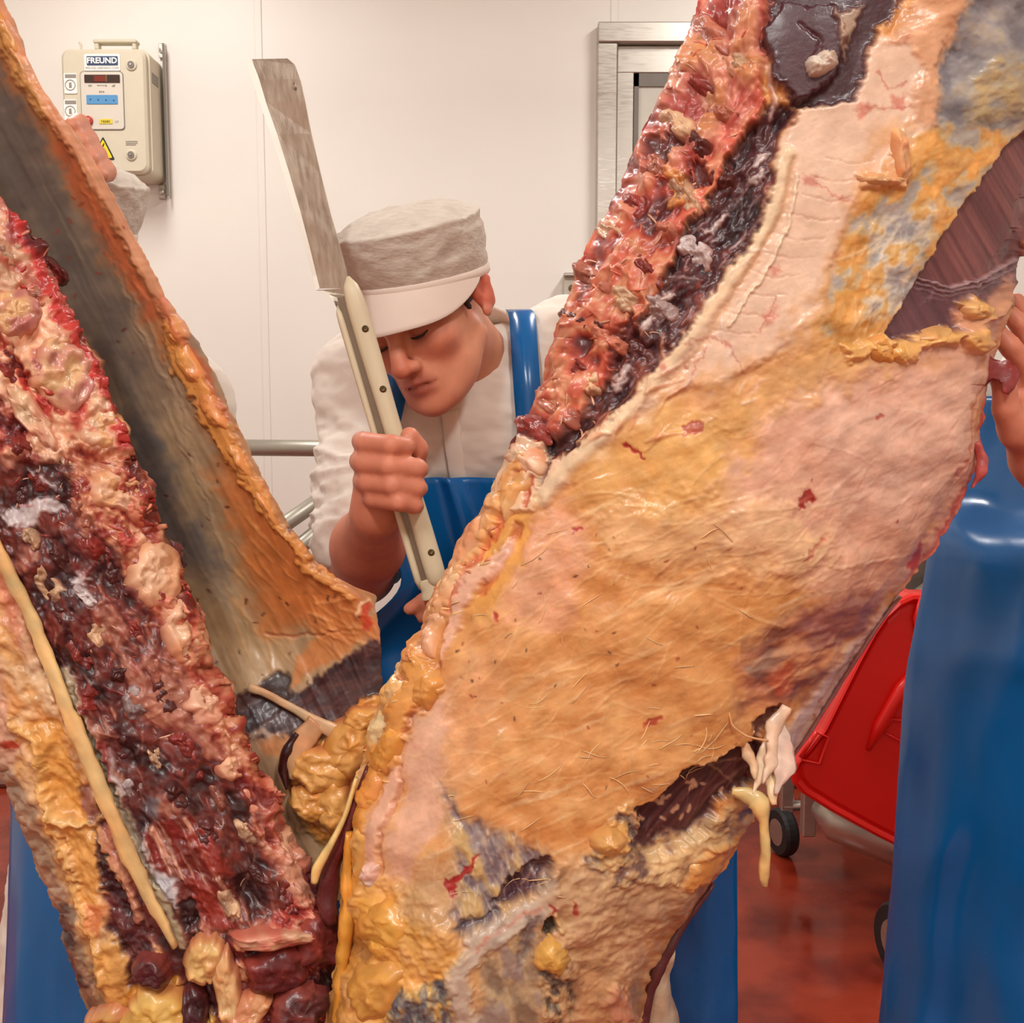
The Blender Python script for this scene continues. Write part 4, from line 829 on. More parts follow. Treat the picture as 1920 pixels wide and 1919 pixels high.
ribbon(trail([(1335, 1655), (1290, 1715), (1245, 1790), (1215, 1860), (1200, 1940)], [1.142]*5), np.array([6, 10, 14, 14, 16])*px2, 0.01, 'dark_hide_edge', M['muscle'], side_r, (92, 48, 48), 12)
ribbon(trail([(1688, 1118), (1668, 1142), (1640, 1178), (1570, 1290), (1510, 1385), (1475, 1430)], [1.163]*6), np.array([1, 4, 5, 4, 4, 3])*px2, 0.006, 'dark_hide_edge', M['muscle'], side_r, (130, 74, 68), 13)
# loose strands and tatters, too many to pick apart
def strand_mesh(name, n, boxes, mat, parent, front, col, rng, ang, ln=(12, 50), rad=(0.0006, 0.0013), lift=0.001, spread=0.5, arch=0.004, c2=None):
    g = G(); cols = []
    for _ in range(n):
        b = boxes[rng.integers(len(boxes))]; x, y = rng.uniform(b[0], b[2]), rng.uniform(b[1], b[3]); a = ang+rng.normal(0, spread); L = rng.uniform(*ln); pts = []; bd = rng.normal(0, 0.6); ah = rng.uniform(0, arch)
        for j in range(6):
            f = j/5; pts.append(front(x, y, lift+ah*math.sin(math.pi*f))); x += L/5*math.cos(a); y += L/5*math.sin(a); a += bd/5
        pts = np.array(pts); pts[1:-1] = (pts[:-2]+pts[1:-1]*2+pts[2:])/4; r = rng.uniform(*rad)
        g.tube(pts, [r*0.5, r, r*1.1, r, r*0.8, r*0.3], 5)
        cc = np.array(col if c2 is None or rng.random() < 0.5 else c2)*rng.uniform(0.85, 1.1); cols.append(np.tile(lin(np.clip(cc, 0, 255)), (len(g.v[-1]), 1)))
    return g.make(name, mat, parent, smooth=True, kind='stuff', col=np.concatenate(cols))
rng = np.random.default_rng(77)
strand_mesh('fascia_strands', 60, [(840, 1000, 1400, 1400), (800, 1450, 1050, 1720), (1080, 1380, 1330, 1480)], M['fat'], side_r, Rf, (240, 202, 146), rng, -0.5, (15, 60), (0.0003, 0.0006), 0.0003, 0.6, 0.001)
strand_mesh('meat_shreds', 70, [(1060, 480, 1220, 640), (1000, 640, 1120, 830), (1180, 300, 1320, 480), (1260, 20, 1400, 280)], M['muscle'], side_r, Rf, (206, 104, 76), rng, -0.9, (10, 36), (0.0006, 0.0014), -0.001, 0.9, 0.002, c2=(228, 168, 132))
strand_mesh('edge_crumbs', 40, [(860, 980, 930, 1080), (790, 1080, 860, 1180), (720, 1240, 790, 1340), (660, 1380, 720, 1500)], M['fat'], side_r, Rf, (238, 190, 128), rng, -1.2, (8, 26), (0.0008, 0.002), -0.001, 0.9, 0.002, c2=(226, 140, 92))

# ---------------------------------------------------------------- the opened side: chopped spine and the rib cavity
LLc = curve([(-900, -900), (-200, -520), (400, -330), (900, -260), (1200, -160), (1350, -60), (1400, -28), (1450, 2), (1500, 22), (1560, 48), (1640, 76), (1710, 110), (1760, 122), (1800, 132), (1850, 150), (1919, 172), (2050, 240), (2300, 380), (2450, 470)])
LRc = curve([(-900, -560), (-200, -300), (200, -95), (300, -45), (370, -2), (400, 20), (440, 55), (480, 76), (540, 105), (600, 138), (650, 168), (720, 200), (780, 222), (840, 240), (870, 250), (884, 275), (900, 290), (930, 286), (980, 290), (1005, 302), (1022, 336), (1060, 347), (1100, 347), (1118, 352), (1130, 376), (1160, 386), (1225, 386), (1255, 388), (1275, 408), (1320, 438), (1352, 436), (1378, 470), (1420, 472), (1450, 482), (1500, 502), (1550, 535), (1600, 566), (1650, 592), (1700, 622), (1740, 642), (1800, 652), (1919, 660), (2050, 690), (2300, 700), (2450, 640)])
def L_depth(U, V, S): return 1.135+0.02*S+0.0*V
def L_paint(p):
    rng = np.random.default_rng(9); U, V = p.U, p.V; AX = 1.08
    p.H += 0.004*fbm2(U/60, V/60, 171, 4)+0.0015*fbm2(U/14, V/14, 172, 3)
    p.mottle([(-1200, -1000), (-100, -1000), (300, 700), (800, 1700), (800, 2600), (200, 2600), (-200, 1200), (-1200, 400)], [(60, 26, 28), (96, 40, 38), (140, 60, 50), (196, 120, 92), (214, 150, 100)], 60, 1.5, AX, 0.006, 20, 12, 1.0, 1.4, 41)
    # chopped dark flesh of the back
    p.mottle([(-300, 300), (0, 360), (80, 460), (240, 840), (350, 1080), (390, 1250), (480, 1430), (640, 1740), (400, 1780), (300, 1660), (200, 1430), (90, 1180), (20, 1050), (-300, 900)],
             [(52, 24, 26), (74, 34, 34), (98, 44, 40), (124, 52, 44), (84, 40, 38), (140, 70, 58), (176, 112, 90)], 62, 1.5, AX, 0.008, 20, 12, 1.0, 1.5, 3, bias=-0.10)
    # upper vertebra column: cream-pink bone, red marrow edges
    p.mottle([(-1000, -900), (-480, -900), (-20, 370), (60, 450), (150, 640), (215, 790), (225, 850), (100, 860), (-300, 840)], [(176, 56, 46), (202, 110, 84), (222, 164, 126), (230, 184, 148), (214, 146, 114), (170, 92, 84)], 50, 1.3, AX, 0.007, 24, 12, 1.0, 1.3, 8)
    p.line([(0, 385), (50, 460), (90, 560), (150, 660), (200, 760), (222, 840)], 26, (190, 36, 34), 14, 8, 6, 0.85, h=0.002)
    p.poly([(30, 400), (50, 430), (80, 470), (75, 500), (45, 470)], (66, 20, 28), 10, 8, 4, 0.85, h=0.004)
    p.line([(0, 720), (50, 790), (100, 850)], 30, (232, 184, 150), 14, 8, 5, 0.8, h=0.005)
    p.line([(0, 640), (60, 720), (110, 780)], 12, (176, 56, 46), 10, 8, 5, 0.8, h=-0.008)
    p.mottle([(-100, 720), (30, 760), (60, 830), (-20, 850), (-100, 840)], [(92, 36, 40), (150, 60, 54), (200, 120, 100)], 24, 1, 0, 0.006, 20, 10, 0.85)
    # red-pink fatty band beside the cut edge
    p.mottle([(130, 840), (240, 850), (345, 1080), (385, 1250), (440, 1340), (475, 1440), (560, 1620), (520, 1640), (420, 1440), (360, 1330), (300, 1180), (220, 1040), (140, 930)], [(112, 36, 34), (164, 62, 48), (196, 104, 76), (222, 156, 118), (206, 130, 92), (150, 52, 42)], 34, 1.3, AX, 0.008, 26, 12, 0.95, 1.4, 14)
    p.mottle([(470, 1450), (520, 1530), (600, 1660), (620, 1720), (560, 1720), (500, 1600), (440, 1480)], [(120, 42, 38), (176, 76, 58), (206, 120, 92), (216, 150, 118)], 16, 4.0, AX, 0.005, 20, 8, 0.9, 1.4, 17)
    # white membrane rags
    for pts in ([(8, 965), (40, 940), (110, 930), (135, 950), (80, 965), (60, 990), (20, 985)], [(60, 880), (85, 890), (110, 920), (80, 905)], [(275, 1625), (300, 1590), (350, 1625), (420, 1640), (430, 1690), (380, 1660), (330, 1640), (310, 1665)], [(280, 1660), (330, 1640), (340, 1700), (310, 1690)], [(130, 1085), (170, 1075), (180, 1090), (150, 1100)], [(195, 1390), (215, 1420), (240, 1490), (225, 1500), (205, 1450)], [(330, 1870), (370, 1830), (380, 1850), (345, 1885)], [(265, 1540), (290, 1560), (280, 1600), (262, 1590)]):
        p.poly(pts, (214, 202, 200), 9, 8, 4, 0.9, h=0.003, var=0.04)
    p.poly([(270, 1480), (300, 1490), (290, 1540), (262, 1520)], (120, 116, 122), 12, 8, 4, 0.8)
    p.poly([(290, 1630), (320, 1640), (335, 1690), (300, 1680)], (160, 158, 166), 12, 6, 4, 0.7)
    # striped red muscle
    st = [(262, 1560), (300, 1530), (360, 1530), (400, 1600), (440, 1680), (470, 1730), (400, 1740), (370, 1690), (350, 1640), (300, 1620)]
    k, m = p.mask(st, 12, 8, 4); fb = fbm2((U*0.45+V*0.89)/90, (U*0.89-V*0.45)/7, 95, 3); mc = np.clip(0.45+1.2*fb[k], 0, 1)[..., None]
    cc = np.array([136, 38, 32.])*(1-mc)+np.array([214, 150, 122.])*mc**2; p.C[k] = p.C[k]*(1-m[..., None])+cc*m[..., None]; p.H[k] += m*(0.003+0.002*fb[k])
    p.poly([(350, 1560), (380, 1540), (420, 1600), (430, 1640), (390, 1620)], (156, 46, 36), 14, 8, 4, 0.8, h=0.003)
    p.poly([(345, 1640), (375, 1630), (420, 1690), (440, 1730), (380, 1735)], (150, 44, 34), 14, 8, 4, 0.85, h=0.002)
    for pts in ([(135, 1290), (160, 1305), (185, 1320), (175, 1340), (150, 1330)], [(200, 1400), (215, 1440), (210, 1470), (190, 1430)], [(180, 1380), (200, 1390), (195, 1420)]):
        p.poly(pts, (134, 34, 34), 9, 6, 4, 0.9, h=0.004)
    p.poly([(335, 1690), (360, 1685), (370, 1730), (345, 1740)], (52, 26, 30), 8, 4, 3, 0.95, h=-0.006)
    p.poly([(440, 1640), (480, 1630), (500, 1690), (470, 1720), (440, 1680)], (60, 28, 28), 16, 8, 4, 0.8, h=-0.006)
    p.strands(120, (60, 880, 420, 1600), (218, 186, 170), rng, AX, 0.6, (10, 45), (1.5, 4), 0.8, 0.002)
    p.strands(60, (130, 950, 400, 1400), (226, 160, 120), rng, AX, 0.8, (12, 50), (3, 8), 0.7, 0.004)
    p.strands(60, (20, 860, 300, 1300), (156, 44, 40), rng, AX, 0.9, (12, 50), (3, 8), 0.7, 0.003)
    p.strands(50, (460, 1480, 610, 1720), (224, 176, 150), rng, AX, 0.3, (30, 110), (2, 4), 0.7, 0.002)
    # yellow fat on the outer side, with its ladder of webs
    p.mottle([(-300, 900), (-20, 1010), (40, 1130), (100, 1280), (160, 1440), (220, 1620), (300, 1780), (340, 1960), (100, 2000), (0, 1500), (-200, 1200)], [(186, 132, 84), (214, 152, 88), (226, 168, 104), (232, 186, 136), (220, 150, 84)], 46, 1.8, AX, 0.004, 14, 8, 1.0, 1.3, 21)
    p.poly([(0, 1000), (30, 1070), (50, 1130), (80, 1210), (70, 1260), (20, 1180), (-20, 1080)], (214, 130, 100), 20, 10, 5, 0.8)
    p.poly([(40, 1150), (90, 1260), (130, 1380), (100, 1370), (50, 1260)], (226, 188, 146), 22, 8, 4, 0.8, h=0.002)
    p.poly([(40, 1360), (110, 1350), (140, 1440), (170, 1540), (110, 1530), (80, 1440)], (226, 158, 72), 16, 8, 5, 0.85, h=-0.003)
    p.poly([(115, 1540), (180, 1545), (195, 1640), (190, 1700), (155, 1690)], (226, 160, 78), 14, 7, 4, 0.85, h=-0.002)
    p.line([(98, 1525), (130, 1542), (180, 1540), (192, 1530)], 12, (236, 188, 116), 8, 4, 3, 0.85, h=0.006)
    p.line([(30, 1350), (70, 1385), (100, 1525), (150, 1690), (180, 1760), (200, 1830)], 14, (232, 176, 100), 10, 6, 4, 0.85, h=0.006)
    p.poly([(160, 1690), (200, 1700), (195, 1760), (170, 1740)], (216, 116, 62), 12, 8, 4, 0.7)
    p.poly([(190, 1770), (235, 1760), (245, 1860), (250, 1960), (220, 1960), (180, 1820)], (222, 160, 80), 16, 8, 5, 0.85, h=0.004)
    p.mottle([(-1200, -900), (-860, -900), (-300, 500), (-260, 1000), (-120, 1300), (-500, 1300), (-1200, 300)], [(186, 132, 84), (214, 152, 88), (226, 168, 104)], 60, 1.6, AX, 0.003, 30, 12, 1.0, 1.2, 44)
    # outer hide: grey-tan
    p.mottle([(-60, 1330), (10, 1380), (50, 1460), (90, 1560), (130, 1680), (165, 1780), (205, 1860), (250, 1990), (120, 2000), (60, 1700), (-40, 1500)], [(116, 92, 74), (146, 116, 92), (168, 136, 108), (186, 150, 122)], 38, 2.4, 1.15, 0.002, 18, 8, 0.95, 1.2, 25)
    p.poly([(-60, 1180), (0, 1200), (20, 1320), (50, 1400), (30, 1440), (-20, 1400)], (214, 160, 132), 22, 8, 4, 0.85)
    p.mottle([(105, 1700), (135, 1690), (150, 1780), (175, 1840), (150, 1850), (125, 1790)], [(50, 34, 36), (90, 66, 60), (136, 108, 84)], 16, 2, 1.1, 0.002, 14, 6, 0.85)
    p.line([(20, 1395), (35, 1390)], 18, (196, 56, 34), 6, 5, 4, 0.8)
    # dark muscle between the fat and the spinal cord
    p.mottle([(183, 1555), (200, 1590), (225, 1650), (255, 1700), (285, 1740), (290, 1800), (330, 1840), (330, 1870), (250, 1865), (240, 1780), (205, 1740), (200, 1660)], [(52, 22, 26), (80, 32, 36), (104, 46, 46)], 22, 1.2, AX, 0.004, 10, 7, 1.0, 1.2, 28, hb=-0.005)
    p.line([(200, 1560), (235, 1640), (262, 1720)], 16, (206, 140, 110), 10, 6, 4, 0.8, h=0.004)
    p.poly([(140, 1480), (165, 1470), (190, 1540), (170, 1540)], (128, 72, 74), 12, 5, 3, 0.7, h=-0.004)
    # grey nerve sheath beside the cord
    p.line([(120, 1260), (150, 1330), (200, 1460), (255, 1590), (310, 1700), (345, 1770)], 22, (186, 168, 132), 10, 5, 3, 0.9, h=0.003)
    p.line([(138, 1290), (190, 1420), (235, 1530), (300, 1660)], 5, (96, 84, 76), 6, 4, 3, 0.75, h=-0.003)
    # bottom: severed neck bone, dark meat, fat
    p.mottle([(230, 1850), (330, 1830), (400, 1900), (440, 1990), (240, 2000)], [(196, 130, 60), (226, 164, 66), (236, 184, 90)], 40, 1, 0, 0.005, 14, 8, 1.0)
    p.line([(285, 1890), (292, 1860), (310, 1860), (306, 1890)], 5, (190, 60, 36), 5, 5, 3, 0.8)
    p.poly([(335, 1850), (380, 1840), (395, 1890), (380, 1950), (345, 1930)], (60, 28, 34), 12, 6, 4, 0.95, h=-0.008)
    p.mottle([(400, 1750), (640, 1700), (660, 1990), (420, 1990)], [(50, 20, 24), (84, 30, 32), (120, 44, 42), (176, 84, 66), (206, 140, 100)], 30, 1.2, 0.6, 0.008, 16, 10, 1.0, 1.3, 33, bias=-0.12)
    p.mottle([(540, 1690), (640, 1700), (620, 1760), (540, 1750), (470, 1760)], [(150, 40, 38), (200, 76, 60), (224, 150, 120)], 14, 1.2, 0.4, 0.006, 14, 8, 0.9)

side_l = empty('beef_side', at(150, 900, 1.14), 'opened beef side with chopped red spine and grey inner rib wall', 'beef side')
rows = rows_of(-10, 1950, 2.6, -880, 2440)
lo_, Lf = slab('chopped_back', LLc, LRc, rows, 270, L_depth, L_paint, M['muscle'], side_l, thick=0.06, bulge=(0.05, 3.0, 0.6), base=(110, 52, 46), seed=41, edge_noise=7)
# rib wall: hollow inner face of the cage, a curved shell with an orange fat rim
CLc = curve([(-900, -1100), (0, -560), (600, -330), (1000, -80), (1300, 150), (1450, 260), (1700, 340)])
CRc = curve([(-900, -560), (-400, -210), (-60, -20), (0, 8), (60, 34), (120, 58), (165, 78), (210, 110), (260, 150), (310, 182), (370, 216), (440, 252), (490, 280), (560, 312), (610, 350), (660, 382), (720, 412), (770, 432), (830, 462), (890, 492), (950, 522), (1000, 552), (1050, 590), (1080, 624), (1104, 672), (1116, 704), (1125, 706), (1150, 704), (1170, 710), (1200, 714), (1240, 716), (1290, 720), (1340, 722), (1450, 716), (1560, 690), (1640, 660), (1700, 650)])
def C_depth(U, V, S):
    f = (S+1)/2                                      # 0 inner, 1 at the rim
    hollow = 0.08*np.sin(np.clip(f, 0, 1)*math.pi)**0.9
    low = sstep(1180, 1420, V)
    return 1.215+hollow*(1-0.75*low)-0.03*(1-f)-0.01*low
def C_paint(p):
    rng = np.random.default_rng(15); U, V = p.U, p.V; AX = 1.1
    ca, sa = math.cos(AX), math.sin(AX); al = U*ca+V*sa; ac = -U*sa+V*ca
    fib = fbm2(al/260, ac/16, 201, 4); lum = fbm2(U/70, V/70, 202, 4)
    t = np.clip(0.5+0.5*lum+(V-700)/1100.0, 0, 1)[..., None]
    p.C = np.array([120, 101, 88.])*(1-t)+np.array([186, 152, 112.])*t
    p.C *= (1+0.12*fib)[..., None]; p.H += 0.002*lum+0.0012*fib
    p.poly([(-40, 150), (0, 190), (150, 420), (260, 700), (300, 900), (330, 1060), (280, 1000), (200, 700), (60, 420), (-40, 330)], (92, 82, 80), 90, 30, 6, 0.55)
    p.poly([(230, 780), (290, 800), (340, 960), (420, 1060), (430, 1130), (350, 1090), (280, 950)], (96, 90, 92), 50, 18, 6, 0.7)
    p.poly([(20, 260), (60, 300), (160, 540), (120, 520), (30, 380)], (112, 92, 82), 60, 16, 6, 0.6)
    p.poly([(340, 1060), (420, 1100), (480, 1150), (480, 1200), (400, 1180), (340, 1120)], (150, 132, 114), 50, 18, 6, 0.6)
    p.poly([(300, 1090), (400, 1080), (430, 1140), (540, 1180), (590, 1190), (520, 1250), (430, 1310), (300, 1310)], (190, 152, 108), 50, 18, 6, 0.7)
    for x, y, q in ((300, 640, 900), (250, 560, 420), (330, 760, 380), (210, 480, 420), (370, 900, 330)):
        p.line([(x-60, y-150), (x, y), (x+60, y+170)], 4, (182, 152, 122), 8, 8, 3, 0.6, h=0.001)
    p.strands(60, (60, 250, 460, 1200), (186, 156, 126), rng, AX, 0.12, (80, 260), (1.5, 4), 0.5, 0.0006, 0.1)
    # orange margin and the lumpy rim
    p.poly([(-60, -80), (40, 40), (150, 270), (300, 560), (440, 800), (560, 1020), (680, 1110), (715, 1200), (600, 1180), (520, 1130), (440, 950), (390, 780), (300, 620), (210, 480), (100, 290), (0, 130), (-60, 60)], (206, 122, 66), 50, 14, 5, 0.95)
    p.poly([(400, 880), (480, 960), (590, 1070), (700, 1120), (715, 1210), (600, 1190), (500, 1180), (450, 1050)], (210, 122, 62), 60, 18, 6, 0.85, h=0.001)
    p.poly([(120, 250), (200, 400), (310, 600), (280, 600), (170, 420), (90, 270)], (190, 86, 52), 24, 8, 4, 0.55)
    p.line([(10, 10), (80, 175), (150, 270), (215, 380), (280, 500), (345, 615)], 40, (224, 152, 108), 16, 5, 4, 0.85, h=0.004)
    p.line([(330, 610), (345, 690), (400, 770), (430, 830), (470, 900), (520, 980), (580, 1060), (660, 1120)], [30, 34, 40, 34, 26, 22, 18, 14], (226, 152, 74), 14, 8, 5, 0.9, h=0.006)
    p.line([(-30, 10), (30, 120), (80, 210)], 26, (222, 160, 90), 14, 6, 4, 0.8, h=0.003)
    p.line([(300, 560), (380, 690), (430, 790)], 12, (196, 92, 56), 10, 6, 4, 0.6)
    p.strands(60, (420, 880, 690, 1180), (234, 168, 98), rng, 0.95, 0.2, (40, 160), (2, 6), 0.55, 0.0016, 0.15)
    p.strands(18, (560, 1130, 710, 1200), (238, 176, 112), rng, 0.5, 0.3, (40, 90), (3, 7), 0.6, 0.002, 0.2)
    p.line([(500, 1185), (560, 1196), (600, 1190), (640, 1180)], 4, (170, 96, 66), 5, 4, 2, 0.7, h=-0.002)
    p.poly([(560, 1230), (600, 1190), (700, 1170), (640, 1230), (590, 1260), (545, 1290)], (208, 130, 72), 14, 6, 4, 0.9)
    p.poly([(680, 1150), (690, 1130), (700, 1140), (692, 1185), (675, 1180)], (200, 60, 34), 8, 6, 4, 0.8)
    p.line([(672, 1160), (686, 1130), (694, 1128)], 7, (232, 190, 150), 5, 5, 3, 0.85, h=0.003)
    # diaphragm muscle and fat below
    p.mottle([(440, 1310), (500, 1285), (560, 1300), (650, 1230), (700, 1198), (720, 1210), (722, 1290), (680, 1340), (640, 1380), (560, 1380), (480, 1390), (440, 1380)], [(44, 24, 26), (64, 34, 36), (88, 52, 48), (64, 36, 36)], 30, 3, -0.5, 0.0014, 12, 8, 1.0, 1.2, 5)
    p.poly([(485, 1290), (520, 1255), (545, 1265), (540, 1310)], (58, 42, 40), 10, 5, 3, 0.95, h=-0.002)
    p.strands(22, (445, 1310, 520, 1380), (150, 120, 106), rng, 1.55, 0.1, (20, 60), (1, 2.5), 0.5, 0.0006, 0.1)
    p.strands(26, (560, 1220, 710, 1350), (118, 82, 76), rng, -0.6, 0.5, (12, 40), (1.5, 3), 0.6, 0.001)
    p.line([(470, 1382), (490, 1370), (510, 1380)], 12, (206, 176, 150), 10, 5, 3, 0.8)
    p.mottle([(640, 1380), (690, 1310), (722, 1290), (740, 1450), (700, 1600), (560, 1560), (540, 1440), (560, 1400)], [(196, 120, 54), (222, 150, 66), (230, 166, 84), (214, 138, 62)], 36, 1.2, 0.7, 0.006, 14, 8, 1.0)
    p.poly([(470, 1390), (540, 1378), (560, 1400), (540, 1480), (570, 1540), (620, 1620), (560, 1620), (500, 1520), (470, 1440)], (196, 156, 118), 16, 8, 4, 0.9)
    p.poly([(480, 1390), (540, 1380), (530, 1430), (500, 1420)], (214, 134, 78), 16, 8, 4, 0.8)
    # spatter
    p.specks(70, (120, 520, 640, 1320), (92, 44, 34), rng, (2, 5), 0.85)
    p.specks(16, (100, 200, 320, 560), (150, 62, 40), rng, (3, 6), 0.7)
rows = rows_of(-10, 1690, 2.6, -700, 1700)
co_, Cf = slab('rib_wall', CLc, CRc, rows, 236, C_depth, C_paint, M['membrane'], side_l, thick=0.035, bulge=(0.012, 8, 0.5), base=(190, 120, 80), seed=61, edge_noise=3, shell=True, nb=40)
# vertebrae and bone ends along the cut
for k, (cx, cy, rx, ry, an, c1, c2) in enumerate([(30, 590, 46, 40, 0.6, (222, 168, 110), (190, 112, 100)), (125, 700, 58, 62, 0.5, (228, 178, 124), (196, 120, 108)), (190, 805, 40, 34, 0.4, (224, 160, 100), (226, 180, 140)), (225, 925, 56, 34, 0.3, (236, 184, 150), (226, 160, 104)),
        (290, 1075, 52, 52, 0.6, (226, 160, 112), (236, 190, 150)), (350, 1190, 32, 52, -0.2, (224, 150, 104), (234, 186, 146)), (395, 1315, 38, 44, 0.4, (232, 160, 128), (236, 186, 152)), (60, 780, 70, 22, 0.9, (232, 190, 148), (220, 150, 116))]):
    chunk(Lf, cx, cy, rx*1.12, ry*1.12, an, 'vertebra', side_l, c1, M['fat'], 100+k, 0.001, 0.009, c2, 44, 7, (206, 120, 92), 0.35, 0.006)
for k, (cx, cy, rx, ry, an, c1) in enumerate([(255, 965, 34, 20, 0.7, (214, 110, 80)), (250, 1010, 30, 20, 0.2, (190, 60, 50)), (330, 1135, 34, 16, 0.5, (214, 130, 100)), (420, 1370, 30, 18, 0.9, (230, 150, 116)), (445, 1405, 28, 24, 0.6, (226, 130, 96)), (430, 1440, 30, 22, 0.9, (214, 110, 80)), (485, 1500, 18, 44, -0.5, (206, 120, 96)), (540, 1590, 20, 50, -0.5, (206, 130, 104))]):
    chunk(Lf, cx, cy, rx, ry, an, 'fat_lump', side_l, c1, M['fat'], 140+k, 0.0, 0.007, (230, 176, 136), 30, 3, (190, 80, 60), 0.4, 0.006)
ribbon([Lf(x, y, 0.008) for x, y in [(-60, 900), (-20, 980), (12, 1040), (45, 1120), (85, 1215), (125, 1310), (165, 1400), (205, 1500), (250, 1600), (295, 1690), (330, 1765)]], np.array([12, 13, 13, 14, 14, 15, 16, 15, 15, 13, 5])*px2, 0.005, 'spinal_cord', M['fat'], side_l, (226, 186, 124), 20, wob=0.22)
# severed neck bone at the bottom
for k, (cx, cy, rx, ry, an, c1, c2, nm, mt) in enumerate([(385, 1795, 36, 50, 0.2, (232, 186, 110), (226, 160, 96), 'neck_bone', 'fat'), (425, 1850, 26, 80, -0.15, (232, 190, 130), (222, 150, 90), 'neck_bone', 'fat'), (520, 1755, 84, 16, -0.12, (232, 190, 150), (206, 110, 90), 'neck_bone', 'fat'), (520, 1815, 66, 46, -0.2, (96, 32, 34), (126, 44, 40), 'neck_meat', 'muscle'), (590, 1770, 40, 50, 0.1, (104, 34, 34), (150, 56, 46), 'neck_meat', 'muscle'), (300, 1895, 70, 46, 0.1, (226, 168, 70), (236, 190, 96), 'fat_lump', 'fat'), (365, 1890, 26, 50, 0.1, (60, 28, 34), (80, 36, 42), 'neck_meat', 'muscle'), (470, 1890, 34, 50, 0.6, (226, 170, 110), (216, 130, 90), 'fat_lump', 'fat'), (560, 1890, 60, 40, -0.6, (70, 26, 30), (130, 60, 54), 'neck_meat', 'muscle'), (205, 1905, 34, 28, 0.2, (222, 160, 84), (206, 120, 70), 'fat_lump', 'fat'), (290, 1815, 38, 26, 0.3, (92, 34, 38), (70, 26, 30), 'neck_meat', 'muscle')]):
    chunk(Lf, cx, cy, rx, ry, an, nm, side_l, c1, M[mt], 180+k, 0.004, 0.022, c2)
# membrane strap, dark crescent and fat inside the cavity mouth
ribbon([Cf(x, y, 0.012) for x, y in [(470, 1296), (500, 1308), (560, 1336), (610, 1362), (640, 1378)]], np.array([10, 9, 9, 15, 20])*px2, 0.003, 'membrane_strap', M['membrane'], side_l, (206, 168, 126), 50, wob=0.1)
ribbon([Cf(x, y, 0.014) for x, y in [(600, 1355), (580, 1380), (560, 1410), (552, 1450)]], np.array([22, 26, 22, 8])*px2, 0.003, 'membrane_strap', M['membrane'], side_l, (204, 150, 104), 51, wob=0.15)
ribbon([Cf(x, y, 0.012) for x, y in [(562, 1375), (540, 1400), (532, 1435), (545, 1468)]], np.array([6, 12, 13, 4])*px2, 0.01, 'dark_gland', M['muscle'], side_l, (60, 26, 28), 52)
for k, (cx, cy, rx, ry) in enumerate([(600, 1440, 60, 46), (660, 1400, 46, 60), (630, 1510, 60, 46), (690, 1350, 26, 46), (580, 1500, 30, 40)]):
    chunk(Cf, cx, cy, rx, ry, 0.5*k, 'cavity_fat', side_l, (226, 152, 66), M['fat'], 220+k, 0.004, 0.022, (234, 172, 92))
for k, (cx, cy, rx, ry, an) in enumerate([(352, 690, 20, 62, -0.5), (395, 775, 22, 52, -0.6), (318, 625, 11, 40, -0.5), (445, 865, 12, 50, -0.5), (8, 60, 16, 60, -0.4), (500, 960, 10, 50, -0.5)]):
    chunk(Cf, cx, cy, rx, ry, an, 'rim_fat', side_l, (230, 158, 78), M['fat'], 240+k, -0.002, 0.008, (226, 140, 72), 30, 2.2, (214, 130, 70), 0.2, 0.003)
strand_mesh('meat_shreds', 60, [(60, 860, 230, 1050), (160, 1050, 330, 1300), (260, 1280, 450, 1480), (380, 1450, 600, 1740), (0, 840, 200, 960)], M['muscle'], side_l, Lf, (176, 70, 56), rng, 1.0, (10, 38), (0.0005, 0.0012), -0.0008, 0.8, 0.001, c2=(222, 168, 140))
strand_mesh('edge_crumbs', 70, [(120, 600, 220, 850), (230, 860, 290, 960), (320, 1020, 350, 1140), (420, 1300, 470, 1440), (20, 400, 100, 560)], M['muscle'], side_l, Lf, (196, 48, 42), rng, 1.0, (8, 20), (0.0008, 0.002), -0.001, 0.9, 0.002, c2=(226, 140, 110))

# ragged scraps of meat and fat left by the chopping
sr_ = np.random.default_rng(404)
DK, RD, CR, WH, PK = (92, 38, 36), (150, 48, 40), (224, 180, 136), (208, 194, 190), (206, 120, 92)
for k, (x, y, c) in enumerate([(70, 900, RD), (130, 880, CR), (40, 930, DK), (150, 960, PK), (60, 1010, CR), (110, 1040, DK), (180, 1030, RD), (90, 1100, CR), (160, 1120, WH), (215, 1090, DK), (120, 1160, DK), (185, 1190, CR), (250, 1180, RD), (150, 1230, RD), (220, 1260, DK), (290, 1250, PK), (170, 1310, RD), (250, 1320, WH), (310, 1310, DK), (340, 1390, RD), (230, 1400, DK), (290, 1420, CR), (370, 1440, RD), (250, 1480, WH), (330, 1490, DK), (410, 1500, PK), (390, 1560, DK), (460, 1560, CR), (480, 1640, DK), (430, 1700, CR), (540, 1690, RD), (90, 500, RD), (20, 470, CR), (70, 560, PK), (20, 690, RD), (40, 840, RD)]):
    c = np.array(c)*sr_.uniform(0.9, 1.08); chunk(Lf, x, y, sr_.uniform(22, 44), sr_.uniform(13, 26), sr_.uniform(0.7, 1.5), 'fat_scrap' if c[1] > 150 else 'meat_scrap', side_l, c, M['muscle'], 500+k, -0.0025, 0.007, c*0.6+np.array([24, 12, 12]), 40, 2.2, (100, 42, 40), 0.75, 0.007)
